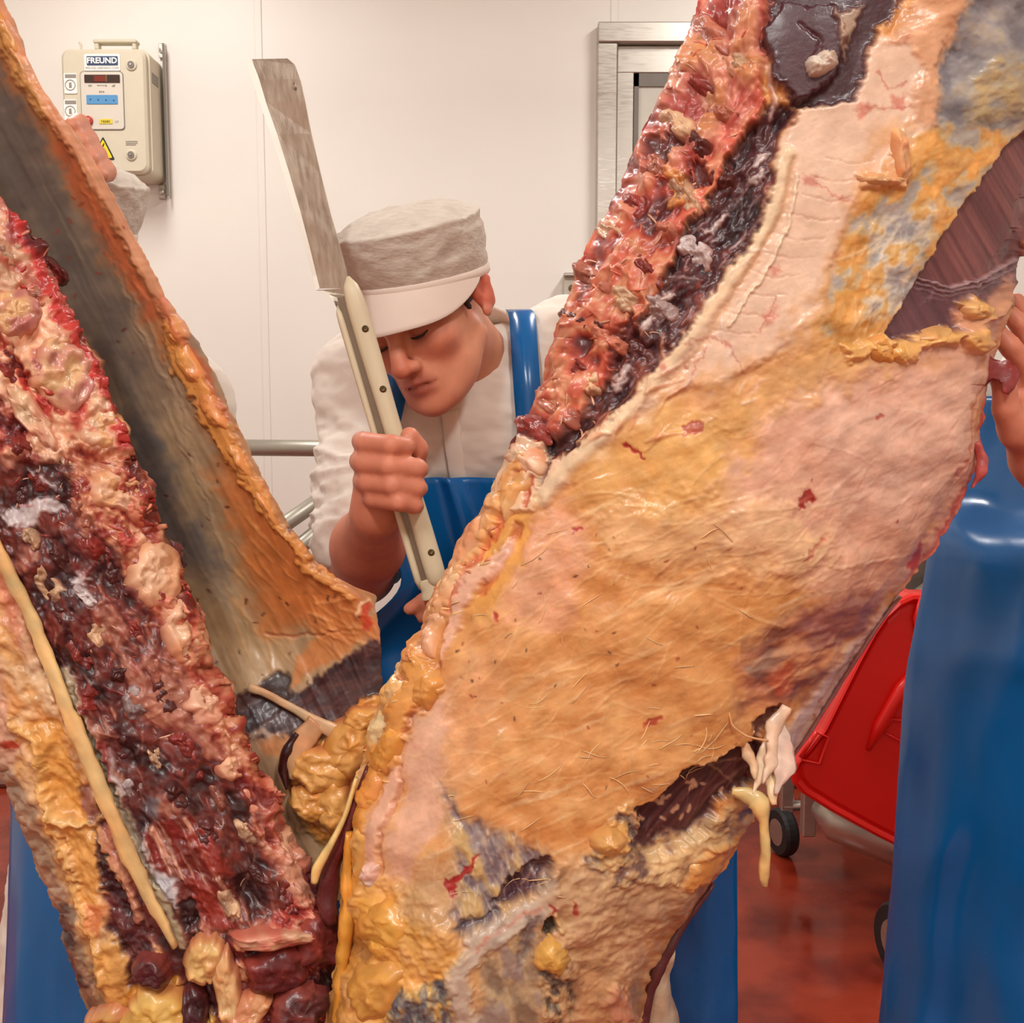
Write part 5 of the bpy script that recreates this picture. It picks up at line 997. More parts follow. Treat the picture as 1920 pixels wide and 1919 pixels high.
for k, (x, y, c) in enumerate([(1330, 60, PK), (1380, 120, CR), (1300, 150, RD), (1350, 210, PK), (1270, 230, CR), (1310, 270, DK), (1230, 310, PK), (1280, 360, CR), (1190, 380, RD), (1250, 430, PK), (1150, 440, CR), (1210, 500, RD), (1110, 520, PK), (1170, 560, CR), (1090, 600, DK), (1150, 640, PK), (1070, 680, RD), (1110, 720, CR), (1040, 760, PK), (1000, 800, RD), (1360, 330, DK), (1300, 470, WH), (1240, 580, WH), (1190, 660, DK)]):
    c = np.array(c)*sr_.uniform(0.9, 1.08); chunk(Rf, x, y, sr_.uniform(26, 52), sr_.uniform(14, 28), sr_.uniform(0.3, 0.9), 'fat_scrap' if c[1] > 150 else 'meat_scrap', side_r, c, M['muscle'], 600+k, -0.0025, 0.008, c*0.7+np.array([30, 12, 8]), 40, 2.2, (164, 76, 60), 0.75, 0.007)
# ================================================================ people
class Body:
    """smooth-blended solid built from rounded cones and ellipsoids, meshed on a grid"""
    def __init__(s): s.pr = []
    def cone(s, a, b, r0, r1, k=0.02, op=1): s.pr.append(('c', np.asarray(a, float), np.asarray(b, float), r0, r1, k, op)); return s
    def chain(s, pts, rad, k=0.004):
        for i in range(len(pts)-1): s.cone(pts[i], pts[i+1], rad[i], rad[i+1], k)
        return s
    def ell(s, c, r, R=None, k=0.02, op=1): s.pr.append(('e', np.asarray(c, float), np.asarray(r, float), np.eye(3) if R is None else R, 0, k, op)); return s
    @staticmethod
    def _d(pr, P):
        if pr[0] == 'c':
            a, b, r0, r1 = pr[1:5]; ab = b-a; w_ = P-a; t = np.clip((w_@ab)/(ab@ab+1e-12), 0, 1)
            return np.sqrt(((w_-t[..., None]*ab)**2).sum(-1))-(r0+(r1-r0)*t)
        c, r, R = pr[1:4]; q = (P-c)@R; k0 = np.sqrt(((q/r)**2).sum(-1)); k1 = np.sqrt(((q/r**2)**2).sum(-1))+1e-9
        return k0*(k0-1)/k1
    @staticmethod
    def _mix(F, d, k, op):
        if op > 0:
            h = np.clip(0.5+0.5*(F-d)/k, 0, 1); return F*(1-h)+d*h-k*h*(1-h)
        h = np.clip(0.5-0.5*(F+d)/k, 0, 1); return F*(1-h)-d*h+k*h*(1-h)
    def box_of(s, pr):
        if pr[0] == 'c': r = max(pr[3], pr[4]); return np.minimum(pr[1], pr[2])-r, np.maximum(pr[1], pr[2])+r
        r = pr[2].max(); return pr[1]-r, pr[1]+r
    def sdf(s, P):
        F = np.full(P.shape[:-1], 1.0)
        for pr in s.pr: F = s._mix(F, s._d(pr, P), pr[5], pr[6])
        return F
    def mesh(s, h):
        bs = [s.box_of(p) for p in s.pr if p[6] > 0]; lo = np.min([b[0] for b in bs], 0)-3*h; hi = np.max([b[1] for b in bs], 0)+3*h
        n = np.ceil((hi-lo)/h).astype(int)+1; F = np.full(n, 1.0, np.float32); ax = [lo[i]+h*np.arange(n[i]) for i in range(3)]
        for pr in s.pr:
            a, b = s.box_of(pr); m = pr[5]+3*h; i0 = np.clip(np.floor((a-m-lo)/h).astype(int), 0, n); i1 = np.clip(np.ceil((b+m-lo)/h).astype(int)+1, 0, n)
            if (i1 <= i0).any(): continue
            sl = tuple(slice(i0[j], i1[j]) for j in range(3)); X = np.stack(np.meshgrid(*[ax[j][sl[j]] for j in range(3)], indexing='ij'), -1)
            F[sl] = s._mix(F[sl], s._d(pr, X), pr[5], pr[6])
        return nets(F, lo, h)
def nets(F, lo, h):
    ins = F < 0; n = F.shape
    cnt = np.zeros(tuple(k-1 for k in n), np.int8)
    for dx in (0, 1):
        for dy in (0, 1):
            for dz in (0, 1): cnt += ins[dx:n[0]-1+dx, dy:n[1]-1+dy, dz:n[2]-1+dz]
    cells = np.argwhere((cnt > 0) & (cnt < 8)); idx = np.full(cnt.shape, -1, np.int32); idx[tuple(cells.T)] = np.arange(len(cells))
    cor = [(x, y, z) for x in (0, 1) for y in (0, 1) for z in (0, 1)]
    val = np.stack([F[cells[:, 0]+c[0], cells[:, 1]+c[1], cells[:, 2]+c[2]] for c in cor], 1)
    acc = np.zeros((len(cells), 3)); num = np.zeros(len(cells))
    for i in range(8):
        for j in range(i+1, 8):
            if sum(a != b for a, b in zip(cor[i], cor[j])) != 1: continue
            a, b = val[:, i], val[:, j]; k = (a < 0) != (b < 0); t = np.where(k, a/(a-b+1e-12*(a == b)), 0)[:, None]
            p = np.array(cor[i])*(1-t)+np.array(cor[j])*t; acc += p*k[:, None]; num += k
    V = lo+h*(cells+acc/num[:, None]); Q = []
    for ax in range(3):
        o1, o2 = (ax+1) % 3, (ax+2) % 3
        a = ins.take(range(0, n[ax]-1), ax); b = ins.take(range(1, n[ax]), ax); e = np.argwhere(a != b)
        e = e[(e[:, o1] > 0) & (e[:, o2] > 0) & (e[:, o1] < n[o1]-1) & (e[:, o2] < n[o2]-1)]
        fl = a[tuple(e.T)]; d1 = np.zeros(3, int); d1[o1] = 1; d2 = np.zeros(3, int); d2[o2] = 1
        q = np.stack([idx[tuple((e-d1-d2).T)], idx[tuple((e-d2).T)], idx[tuple(e.T)], idx[tuple((e-d1).T)]], 1)
        q[~fl] = q[~fl][:, ::-1]; Q.append(q)
    return V, np.concatenate(Q)
def v_normals(V, F):
    n = np.cross(V[F[:, 2]]-V[F[:, 0]], V[F[:, 3]]-V[F[:, 1]]); N = np.zeros_like(V)
    for j in range(4): np.add.at(N, F[:, j], n)
    return N/(np.linalg.norm(N, axis=1)[:, None]+1e-12)
def relax(V, F, it=2, lam=0.5):
    for _ in range(it):
        A = np.zeros_like(V); c = np.zeros(len(V))
        for j in range(4):
            np.add.at(A, F[:, j], V[F[:, (j+1) % 4]]); np.add.at(c, F[:, j], 1); np.add.at(A, F[:, (j+1) % 4], V[F[:, j]]); np.add.at(c, F[:, (j+1) % 4], 1)
        V = V+lam*(A/c[:, None]-V)
    return V
def rot(roll=0, yaw=0, pitch=0):
    r, y, p = map(math.radians, (roll, yaw, pitch))
    Ry = np.array([[math.cos(r), 0, math.sin(r)], [0, 1, 0], [-math.sin(r), 0, math.cos(r)]])
    Rz = np.array([[math.cos(y), -math.sin(y), 0], [math.sin(y), math.cos(y), 0], [0, 0, 1]])
    Rx = np.array([[1, 0, 0], [0, math.cos(p), -math.sin(p)], [0, math.sin(p), math.cos(p)]])
    return Ry@Rz@Rx
def add_head(B, c, R, neck_to):
    T = lambda *p: c+R@np.array(p, float)
    B.ell(T(0, .018, .040), (.076, .096, .084), R, .02)
    B.ell(T(0, -.036, -.022), (.063, .056, .088), R, .03)
    B.ell(T(0, -.040, -.072), (.050, .048, .042), R, .025)
    for s in (-1, 1):
        B.cone(T(s*.049, .002, -.050), T(s*.022, -.072, -.092), .021, .020, .02)       # jaw
        B.ell(T(s*.042, -.066, -.022), (.022, .020, .018), R, .02)                    # cheekbone
        B.cone(T(s*.046, -.074, .026), T(s*.014, -.088, .020), .009, .010, .014)      # brow
    B.ell(T(0, -.086, -.100), (.021, .016, .016), R, .016)                            # chin
    for s in (-1, 1): B.ell(T(s*.031, -.094, .001), (.019, .013, .0125), R, .012, -1)  # eye socket
    for s in (-1, 1): B.ell(T(s*.031, -.0755, .001), (.0145, .0135, .0125), R, .004)    # lidded eye
    B.cone(T(0, -.088, .016), T(0, -.112, -.030), .0085, .0120, .010)                  # nose
    B.ell(T(0, -.113, -.034), (.0125, .0125, .0105), R, .006)
    for s in (-1, 1): B.ell(T(s*.0135, -.102, -.037), (.008, .0105, .008), R, .006)
    for s in (-1, 1): B.ell(T(s*.007, -.109, -.0455), (.0035, .005, .003), R, .003, -1)
    B.ell(T(0, -.080, -.062), (.030, .020, .022), R, .015)                             # muzzle
    B.cone(T(-.021, -.0905, -.0625), T(0, -.1005, -.0585), .0036, .0052, .005); B.cone(T(.021, -.0905, -.0625), T(0, -.1005, -.0585), .0036, .0052, .005)
    B.cone(T(-.017, -.0915, -.0715), T(.017, -.0915, -.0715), .0052, .0052, .006); B.ell(T(0, -.0965, -.0715), (.011, .006, .006), R, .005)
    B.cone(T(-.026, -.091, -.0665), T(0, -.1045, -.0650), .0016, .0018, .003, -1); B.cone(T(.026, -.091, -.0665), T(0, -.1045, -.0650), .0016, .0018, .003, -1)
    for s in (-1, 1):                                                                  # ears
        Re = R@rot(0, -s*24, 8)
        B.ell(T(s*.081, .018, -.002), (.0095, .0175, .0315), Re, .006)
        B.ell(T(s*.0895, .0145, .002), (.0062, .0085, .0155), Re, .003, -1)
        e = [T(s*.080, .005, .012), T(s*.083, .011, .026), T(s*.0875, .025, .026), T(s*.090, .0325, .006), T(s*.086, .024, -.022)]
        B.chain(e, [.0035, .004, .0042, .004, .0035], .003); B.ell(T(s*.082, .008, -.029), (.006, .009, .009), R, .005)
    B.cone(T(0, .026, -.040), neck_to, .054, .058, .02)
def head_colors(V, c, R, C):
    q = (V-c)@R; near = (np.abs(q) < [.11, .14, .13]).all(1)
    def blob(x, y, z, r, col, amt, sx=1.0):
        d = np.sqrt((((q-[x, y, z])/np.array([r*sx, r, r]))**2).sum(1)); m = (amt*sstep(1.15, 0.3, d)*near)[:, None]; C[:] = C*(1-m)+np.array(col, float)*m
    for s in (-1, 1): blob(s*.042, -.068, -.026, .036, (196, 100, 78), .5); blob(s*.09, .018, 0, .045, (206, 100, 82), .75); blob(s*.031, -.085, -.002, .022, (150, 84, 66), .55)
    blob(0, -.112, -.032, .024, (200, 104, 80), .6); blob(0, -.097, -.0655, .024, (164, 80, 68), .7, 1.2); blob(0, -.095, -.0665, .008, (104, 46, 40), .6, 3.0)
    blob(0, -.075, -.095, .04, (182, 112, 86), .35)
SKIN = (214, 148, 116); HAND = (208, 130, 102)
def build_person(name, label, J, HR, fwd, vox, hands, cat='person', coat_vox=0.006, sleeve=(0.98, 0.98), apron=None, seed=0, apron_x=0.0, skirt=1.0, cap_tilt=0, skirt_r=.21, strap_x=.082, crease=1.0):
    """J: joints in metres; HR: head rotation; hands: list of (palm ellipsoid spec, finger chains)"""
    root = empty(name, (J['pelvis'][0], J['pelvis'][1], 0), label, cat)
    f = unit([fwd[0], fwd[1], 0]); rgt = np.cross(f, [0, 0, 1.0])      # person's right-hand side
    up = unit(J['neck']-J['pelvis']); RT = np.stack([-rgt, unit(np.cross(up, -rgt)), up], 1)
    def torso(B, g, k):
        ch, pe = J['chest'], J['pelvis']; mid = (ch+pe)/2
        B.ell(ch, (.165+g, .115+g, .155+g), RT, k); B.ell(mid, (.150+g, .108+g, .17+g), RT, k); B.ell(pe, (.165+g, .115+g, .13+g), RT, k)
        for s in 'RL': B.cone(J['neck']-up*0.085, J['sh'+s], .046+g, .056+g, k)
    Bd = Body(); torso(Bd, 0, .05)
    for s in 'RL':
        Bd.cone(J['sh'+s], J['el'+s], .050, .043, .03); Bd.cone(J['el'+s], (J['el'+s]*.55+J['wr'+s]*.45), .044, .045, .02); Bd.cone((J['el'+s]*.55+J['wr'+s]*.45), J['wr'+s], .045, .029, .02)
        Bd.cone(J['hip'+s], J['kn'+s], .082, .056, .04); Bd.cone(J['kn'+s], J['an'+s], .055, .040, .02)
        Bd.cone(J['an'+s], J['an'+s]+f*.15-np.array([0, 0, .035]), .038, .034, .02)
    for palm, chains in hands:
        for a, b, r0, r1 in palm: Bd.cone(a, b, r0, r1, .014)
        for pts, rad in chains: Bd.chain(pts, rad, .0035)
    add_head(Bd, J['head'], HR, J['neck'])
    V, F = Bd.mesh(vox); V = relax(V, F, 1, 0.4)
    C = np.ones((len(V), 3))*np.array(SKIN, float)
    for s in 'RL':
        d = np.linalg.norm(V-J['wr'+s], axis=1); m = sstep(0.30, 0.12, d)[:, None]; C = C*(1-m)+np.array(HAND, float)*m
    head_colors(V, J['head'], HR, C); C *= (1+0.05*fbm3(V*45, seed, 3))[:, None]
    mesh_obj('body', V, F, M['skin'], root, col=lin(np.clip(C, 0, 255)))
    # coat
    B2 = Body(); torso(B2, .020, .05)
    sl = {}
    for s, fr in zip('RL', sleeve):
        A, E, W = J['sh'+s], J['el'+s], J['wr'+s]
        B2.cone(A, E*min(fr, 1)+A*(1-min(fr, 1)), .064, .060, .04)
        if fr > 1: B2.cone(E, E+(W-E)*(fr-1), .060, .046, .02)
    B2.cone(J['pelvis']-[0, 0, .05], J['pelvis']-np.array([0, 0, .38*skirt]), .17, skirt_r, .06)
    V, F = B2.mesh(coat_vox); V = relax(V, F, 2)
    N = v_normals(V, F); wr_ = fbm3(V*np.array([16, 16, 34.])+seed, seed+1, 3); w2 = fbm3(V*np.array([30, 30, 60.]), seed+2, 2)
    arm = np.zeros(len(V))
    for s in 'RL':
        A, E = J['sh'+s], J['el'+s]; t = np.clip(((V-A)@(E-A))/((E-A)@(E-A)), 0, 1); d = np.linalg.norm(V-(A+t[:, None]*(E-A)), axis=1); arm = np.maximum(arm, sstep(.11, .07, d)*sstep(.15, .5, t))
    V = V+N*((0.004+0.009*arm)*(1-2*np.abs(wr_))+0.0025*w2+0.004*arm*(1-2*np.abs(w2)))[:, None]
    mesh_obj('coat', V, F, M['white_cloth'], root)
    # trousers and boots
    B3 = Body()
    for s in 'RL': B3.cone(J['hip'+s], J['kn'+s], .098, .078, .03); B3.cone(J['kn'+s], J['an'+s]+[0, 0, .10], .078, .072, .02)
    V, F = B3.mesh(0.012); V = relax(V, F, 2); mesh_obj('trousers', V, F, M['trouser'], root)
    for s in 'RL':
        Bb = Body(); an = J['an'+s]; g0 = np.array([an[0], an[1], 0.0]); Bb.cone(an+[0, 0, .22], an, .062, .056, .02); Bb.cone(g0+[0, 0, .045]-f*.03, g0+f*.17+np.array([0, 0, .04]), .045, .04, .03)
        V, F = Bb.mesh(0.009); V[:, 2] = np.maximum(V[:, 2], 0.0); mesh_obj('boot', V, F, M['boot'], root)
    # collar: standing band, open at the throat
    nk = J['neck']+up*0.005; an = np.linspace(-2.45, 2.45, 40); g = G(); Vc = []
    ax2 = unit(J['head']+HR@np.array([0, .03, -.05])-nk)*0.6+up*0.4; ax2 = unit(ax2); bx_ = unit(np.cross(f, ax2)); by_ = np.cross(ax2, bx_)
    for i, a in enumerate(an):
        back = -f; dirv = math.cos(a)*(-unit(f-ax2*(f@ax2)))+math.sin(a)*bx_
        lowz = -0.03-0.055*sstep(1.2, 2.45, abs(a))
        for (r, z) in ((.070+.012*abs(a)/2.45, lowz), (.068+.006*abs(a)/2.45, .046-.045*sstep(1.2, 2.45, abs(a))), (.073+.008*abs(a)/2.45, .049-.045*sstep(1.2, 2.45, abs(a))), (.080+.016*abs(a)/2.45, lowz-.002)): Vc.append(nk+dirv*r+ax2*z)
    Vc = np.array(Vc); Vc += 0.003*np.stack([fbm3(Vc*40, 3), fbm3(Vc*40, 4), fbm3(Vc*40, 5)], 1)
    q = [[i*4+j, (i+1)*4+j, (i+1)*4+(j+1) % 4, i*4+(j+1) % 4] for i in range(len(an)-1) for j in range(4)]
    q += [[0, 1, 2, 3], [len(Vc)-1, len(Vc)-2, len(Vc)-3, len(Vc)-4]]
    G().add(Vc, q).make('collar', M['white_cloth'], root, smooth=True)
    # hair
    T = lambda *p: J['head']+HR@np.array(p, float)
    Hh = Body(); Hh.ell(T(0, .020, .030), (.0800, .0985, .070), HR, .005)
    Hh.ell(T(0, -.112, -.02), (.12, .080, .14), HR, .012, -1); Hh.ell(T(0, .03, -.11), (.2, .2, .098), HR, .01, -1)
    for s in (-1, 1): Hh.cone(T(s*.0755, -.012, .02), T(s*.0735, -.016, -.012), .008, .004, .006)
    V, F = Hh.mesh(max(vox, .004)); V = V+v_normals(V, F)*(0.0015*fbm3(((V-J['head'])@HR)*np.array([60, 200, 40.]), seed+9, 2))[:, None]
    mesh_obj('hair', V, F, M['hair'], root)
    # eyebrows and lashes
    for s in (-1, 1):
        pts = [T(s*.013, -.0985, .0215), T(s*.026, -.0960, .0275), T(s*.039, -.0875, .0275), T(s*.049, -.0765, .021)]
        G().tube(pts, [.0022, .0032, .003, .0014], 8).make('eyebrow', M['hair'], root, smooth=True)
        pts = [T(s*.0185, -.0870, -.0050), T(s*.025, -.0893, -.0065), T(s*.031, -.0897, -.0070), T(s*.038, -.0880, -.0062), T(s*.0445, -.0825, -.0035)]
        e = G().tube(pts, [.0008, .0017, .002, .0016, .0007], 8).make('eyelashes', M['hair'], root, smooth=True)
    # cap: gathered crown, band, soft visor
    HR0 = HR; HR = HR@rot(cap_tilt, 0, 0); cp = []; nA, nB = 72, 22
    for i in range(nB+1):
        t = i/nB; z = .040+.076*math.sin(min(t*1.25, 1)*math.pi/2)**1.1 if t < .8 else .116+.020*math.sin((t-.8)/.2*1.57)
        rr_ = 1.0+0.06*math.sin(t*math.pi*0.8) if t < .72 else max(0.0, math.cos((t-.72)/.28*math.pi/2))**0.75*1.045
        for j in range(nA):
            a = j*2*math.pi/nA; x = .0845*rr_*math.sin(a); y = -.1035*rr_*math.cos(a)+.016
            cp.append((x, y, z+.022*math.cos(a)*(1-t)+.014*t*rr_*math.cos(a)))
    cp = np.array(cp); nrm = cp/np.linalg.norm(cp, axis=1)[:, None]
    tt = np.repeat(np.arange(nB+1)/nB, nA); cp += nrm*((0.006*(1-2*np.abs(fbm3(cp*np.array([38, 38, 60.]), seed+20, 3)))+0.003*fbm3(cp*110, seed+21, 2))*sstep(0, .2, tt))[:, None]
    Vw = J['head']+cp@HR.T; q = [[i*nA+j, i*nA+(j+1) % nA, (i+1)*nA+(j+1) % nA, (i+1)*nA+j] for i in range(nB) for j in range(nA)]
    inner = J['head']+(cp[:nA]*0.975)@HR.T; n0 = len(Vw); Vw = np.concatenate([Vw, inner]); q += [[j, n0+j, n0+(j+1) % nA, (j+1) % nA] for j in range(nA)]
    cap = G().add(Vw, q).make('cap', M['cap_net'], root, smooth=True)
    bd = []
    for j in range(nA):
        a = j*2*math.pi/nA; d = np.array([math.sin(a), -math.cos(a)]); zb = .040+.022*math.cos(a)
        for r, z in ((1.005, zb-.006), (1.03, zb-.004), (1.035, zb+.006), (1.005, zb+.008)): bd.append((.0845*r*d[0], .1035*r*d[1]+.016, z))
    bd = np.array(bd); qb = [[j*4+k, ((j+1) % nA)*4+k, ((j+1) % nA)*4+(k+1) % 4, j*4+(k+1) % 4] for j in range(nA) for k in range(4)]
    sub(cap, root); G().add(J['head']+bd@HR.T, qb).make('cap_band', M['cap_visor'], cap, smooth=True)
    vs = []; nv, mv = 37, 10
    for i in range(nv):
        a = math.radians(-92+184*i/(nv-1)); ext = .058*max(0, math.cos(a*0.97))**0.55
        for j in range(mv):
            t = j/(mv-1); out = ext*t*0.62; dn = ext*t*0.62+.006*t*t*math.cos(a)
            zb = .040+.022*math.cos(a); r = 1.02
            vs.append((.0845*r*math.sin(a)*(1+out*1.8), -(.1035*r)*math.cos(a)+.016-out*math.cos(a*0.6), zb-dn+0.002*math.sin(a*5)*t))
    vs = np.array(vs); vt = vs+np.array([0, -.0012, .0012]); Va = np.concatenate([vs, vt]); k = nv*mv; qv = []
    for i in range(nv-1):
        for j in range(mv-1): b0 = i*mv+j; qv += [[b0, b0+mv, b0+mv+1, b0+1], [k+b0, k+b0+1, k+b0+mv+1, k+b0+mv]]
    for i in range(nv-1): b0 = i*mv+mv-1; qv.append([b0, b0+mv, k+b0+mv, k+b0])
    G().add(J['head']+Va@HR.T, qv).make('cap_visor', M['cap_visor'], cap, smooth=True)
    # apron: sheet dropped on the coat front
    if apron:
        ztop, zbot, wtop, wmid, wbot = apron; nz_, nx_ = 110, 61
        zz = np.linspace(ztop, zbot, nz_); aa = np.linspace(-1, 1, nx_); bib = sstep(ztop-.12, ztop-.26, zz)
        Wd = wtop+(wmid-wtop)*bib+(wbot-wmid)*np.clip((ztop-.3-zz)/(ztop-.3-zbot), 0, 1)
        axp = lambda z: J['pelvis']+(J['chest']-J['pelvis'])*np.clip((z-J['pelvis'][2])/(J['chest'][2]-J['pelvis'][2]), 0, 1.3)[..., None] if np.ndim(z) else None
        cen = axp(zz); cen[:, 2] = zz
        X = cen[:, None, :]+(-rgt)[None, None, :]*(aa[None, :, None]*Wd[:, None, None]+apron_x*np.clip((ztop-zz)/0.4, 0, 1)[:, None, None])
        dist = np.full((nz_, nx_), 0.45)
        for _ in range(26):
            P = X+f*dist[..., None]; d = B2.sdf(P.reshape(-1, 3)).reshape(nz_, nx_)-0.013; dist = np.maximum(dist-np.clip(d, 0, .05), -0.02)
        for i in range(nx_//2, 0, -1): dist[:, i-1] = np.maximum(dist[:, i-1], dist[:, i]-.016)
        for i in range(nx_//2, nx_-1): dist[:, i+1] = np.maximum(dist[:, i+1], dist[:, i]-.016)
        pl = cen@f
        absd = dist+(pl)[:, None]
        for i in range(1, nz_): absd[i] = np.maximum(absd[i], absd[i-1]-.0012)
        for _ in range(5): absd[1:-1] = (absd[:-2]+absd[1:-1]*2+absd[2:])/4; absd[:, 1:-1] = (absd[:, :-2]+absd[:, 1:-1]*2+absd[:, 2:])/4
        low = np.clip((ztop-.35-zz)/0.6, 0, 1)[:, None]
        fold = 0.022*low*np.sin(aa[None]*6.5+seed+0.8*np.sin(zz[:, None]*4))+0.010*fbm2(aa[None]*3+zz[:, None]*0.5+seed, zz[:, None]*3.5+0*aa[None], seed+5, 3)*(0.3+low)
        cre = crease*0.011*(1-2*np.abs(fbm2(aa[None]*2.2+zz[:, None]*1.2, zz[:, None]*3.2-aa[None]*2, seed+8, 2)))+crease*0.014*np.exp(-((np.abs(aa[None])-.84)/.09)**2)*(0.4+low)+(crease-1)*0.02*np.exp(-((zz[:, None]-1.17-.10*aa[None])/.035)**2)*np.exp(-((aa[None]+.55)/.4)**2)
        Pf = X+f*((absd-pl[:, None])+fold+cre+0.006+0.03*low)[..., None]
        Pb = Pf-f*0.0025; Va = np.concatenate([Pf.reshape(-1, 3), Pb.reshape(-1, 3)]); k = nz_*nx_
        i, j = np.meshgrid(np.arange(nz_-1), np.arange(nx_-1), indexing='ij'); b0 = (i*nx_+j).ravel()
        q = [np.stack([b0, b0+nx_, b0+nx_+1, b0+1], 1), np.stack([k+b0, k+b0+1, k+b0+nx_+1, k+b0+nx_], 1)]
        e = np.arange(nx_-1); q += [np.stack([e, e+1, k+e+1, k+e], 1), np.stack([(nz_-1)*nx_+e+1, (nz_-1)*nx_+e, k+(nz_-1)*nx_+e, k+(nz_-1)*nx_+e+1], 1)]
        e = np.arange(nz_-1)*nx_; q += [np.stack([e+nx_, e, k+e, k+e+nx_], 1), np.stack([e+nx_-1, e+2*nx_-1, k+e+2*nx_-1, k+e+nx_-1], 1)]
        ap = mesh_obj('apron', Va, np.concatenate(q), M['apron'], root); sub(ap, root)
        # neck straps
        for s, ei in ((-1, 0), (1, nx_-1)):
            A = Pf[0, ei]; Bp = nk-f*0.02+(-rgt)*s*strap_x+up*(0.035 if strap_x > .08 else 0.0); m = 24; ctr = []
            Bq = nk-f*0.075+(-rgt)*s*0.035+up*0.02
            for t in np.linspace(0, 1.35, m):
                p = A*(1-t)+Bp*t+f*0.06*math.sin(math.pi*min(t*1.0, 1)) if t < 1 else Bp*(1-(t-1)/.35)+Bq*(t-1)/.35
                if t >= 1:
                    for _ in range(10): p = p+up*np.clip(.016-float(B2.sdf(p[None])[0]), 0, .02)
                for _ in range(14 if t < 1 else 0):
                    d = float(B2.sdf(p[None])[0])-0.020; p = p-f*np.clip(d, -.02, .02) if t < .85 else p+up*np.clip(-d, 0, .02)
                ctr.append(p)
            ctr = np.array(ctr)
            for _ in range(3): ctr[1:-1] = (ctr[:-2]+2*ctr[1:-1]+ctr[2:])/4
            wd = 0.019; sv = unit(-rgt*1.0); Vs = []
            for p in ctr: Vs += [p-sv*wd, p+sv*wd, p+sv*wd-f*.003, p-sv*wd-f*.003]
            qs = [[i*4+j, (i+1)*4+j, (i+1)*4+(j+1) % 4, i*4+(j+1) % 4] for i in range(m-1) for j in range(4)]+[[0, 1, 2, 3], [m*4-1, m*4-2, m*4-3, m*4-4]]
            G().add(Vs, qs).make('neck_strap', M['apron'], ap, smooth=True)
    return root, B2
def px(x, y, d): return at(x, y, d)
def legs(J, dx=0.10, lean=(0, 0)):
    p = J['pelvis']
    for s, sg in (('R', -1), ('L', 1)):
        J['hip'+s] = p+[sg*.085, 0, -.06]; J['kn'+s] = np.array([p[0]+sg*dx*1.1, p[1]-.02, .52]); J['an'+s] = np.array([p[0]+sg*dx*1.25, p[1]+.02, .085])
    return J

# ---- the butcher with the cleaver
J = dict(head=px(798, 584, 1.50), neck=px(896, 690, 1.64), chest=px(880, 830, 1.70), pelvis=np.array([0.05, 1.84, 0.98]), shR=px(690, 722, 1.62), elR=px(678, 1070, 1.49), wrR=px(706, 962, 1.315), shL=px(1068, 660, 1.66), elL=px(1085, 1010, 1.56), wrL=px(910, 1135, 1.36))
legs(J, 0.13)
hd = 1.275
def fch(y, dy=0, r=.0115, x0=668, xt=786, bulge=0.0):
    return ([px(x0+6, y-4, hd+.030), px(x0+16, y, hd-.022), px(x0+62, y+4+dy*.5, hd-.044-bulge), px(xt-14, y+8+dy, hd-.030), px(xt-8, y+9+dy, hd-.004)], [r*1.05, r*1.08, r*1.0, r*.95, r*.85])
handR = ([(px(700, 855, hd+.040), px(704, 920, hd+.040), .022, .022), (px(722, 860, hd+.044), px(720, 925, hd+.040), .019, .020), (px(708, 925, hd+.035), J['wrR'], .027, .029)],
         [fch(832, -2, .0118, 672, 772), fch(869, 2, .0122, 668, 796), fch(905, 2, .0118, 674, 795), fch(936, 4, .0105, 686, 790),
          ([px(735, 905, hd+.040), px(775, 875, hd+.030), px(782, 842, hd+.006), px(768, 818, hd-.006)], [.017, .0145, .0130, .0110])])
hl = px(880, 1140, 1.33)
handL = ([(J['wrL'], hl, .028, .024), (hl, px(860, 1135, 1.32), .022, .017)],
         [([px(862, 1118+17*k, 1.315), px(825, 1118+17*k, 1.30), px(795+14*k, 1126+17*k, 1.30), px(768+24*k, 1142+15*k, 1.305)], [.0105, .0098, .0092, .008]) for k in range(4)]+[([hl, px(870, 1100, 1.31), px(850, 1085, 1.30)], [.013, .012, .010])])
butcher, BC = build_person('person', 'butcher in white coat, white cap and blue apron gripping an upright cleaver', J, rot(-17, -30, 20), (-.12, -1), 0.0036, [handR, handL], coat_vox=0.005, sleeve=(0.86, 0.98), apron=(1.335, 0.34, 0.105, 0.26, 0.285), seed=3, apron_x=0.04, cap_tilt=14)
# thumb nail and coat placket
tn = px(766, 822, hd-.016)
G().lathe([(0, 0), (.0062, 0), (.0062, .0012), (.003, .002), (0, .002)], tn, (0.35, -1, .35), 14).make('thumb_nail', M['nail'], butcher, smooth=True)
def on_coat(B, x, y, off=0.004, d0=1.2):
    d = d0
    for _ in range(60):
        p = at(x, y, d); s = float(B.sdf(p[None])[0])-off
        if s < 0.0008: break
        d += s*0.9
    return p
pl_pts = [on_coat(BC, x, y) for x, y in ((842, 770), (846, 800), (850, 840), (856, 880), (862, 912))]
ribbon(pl_pts, np.full(5, .013), .0025, 'coat_placket', M['white_cloth'], butcher, (236, 226, 214), 90, wob=0.05)

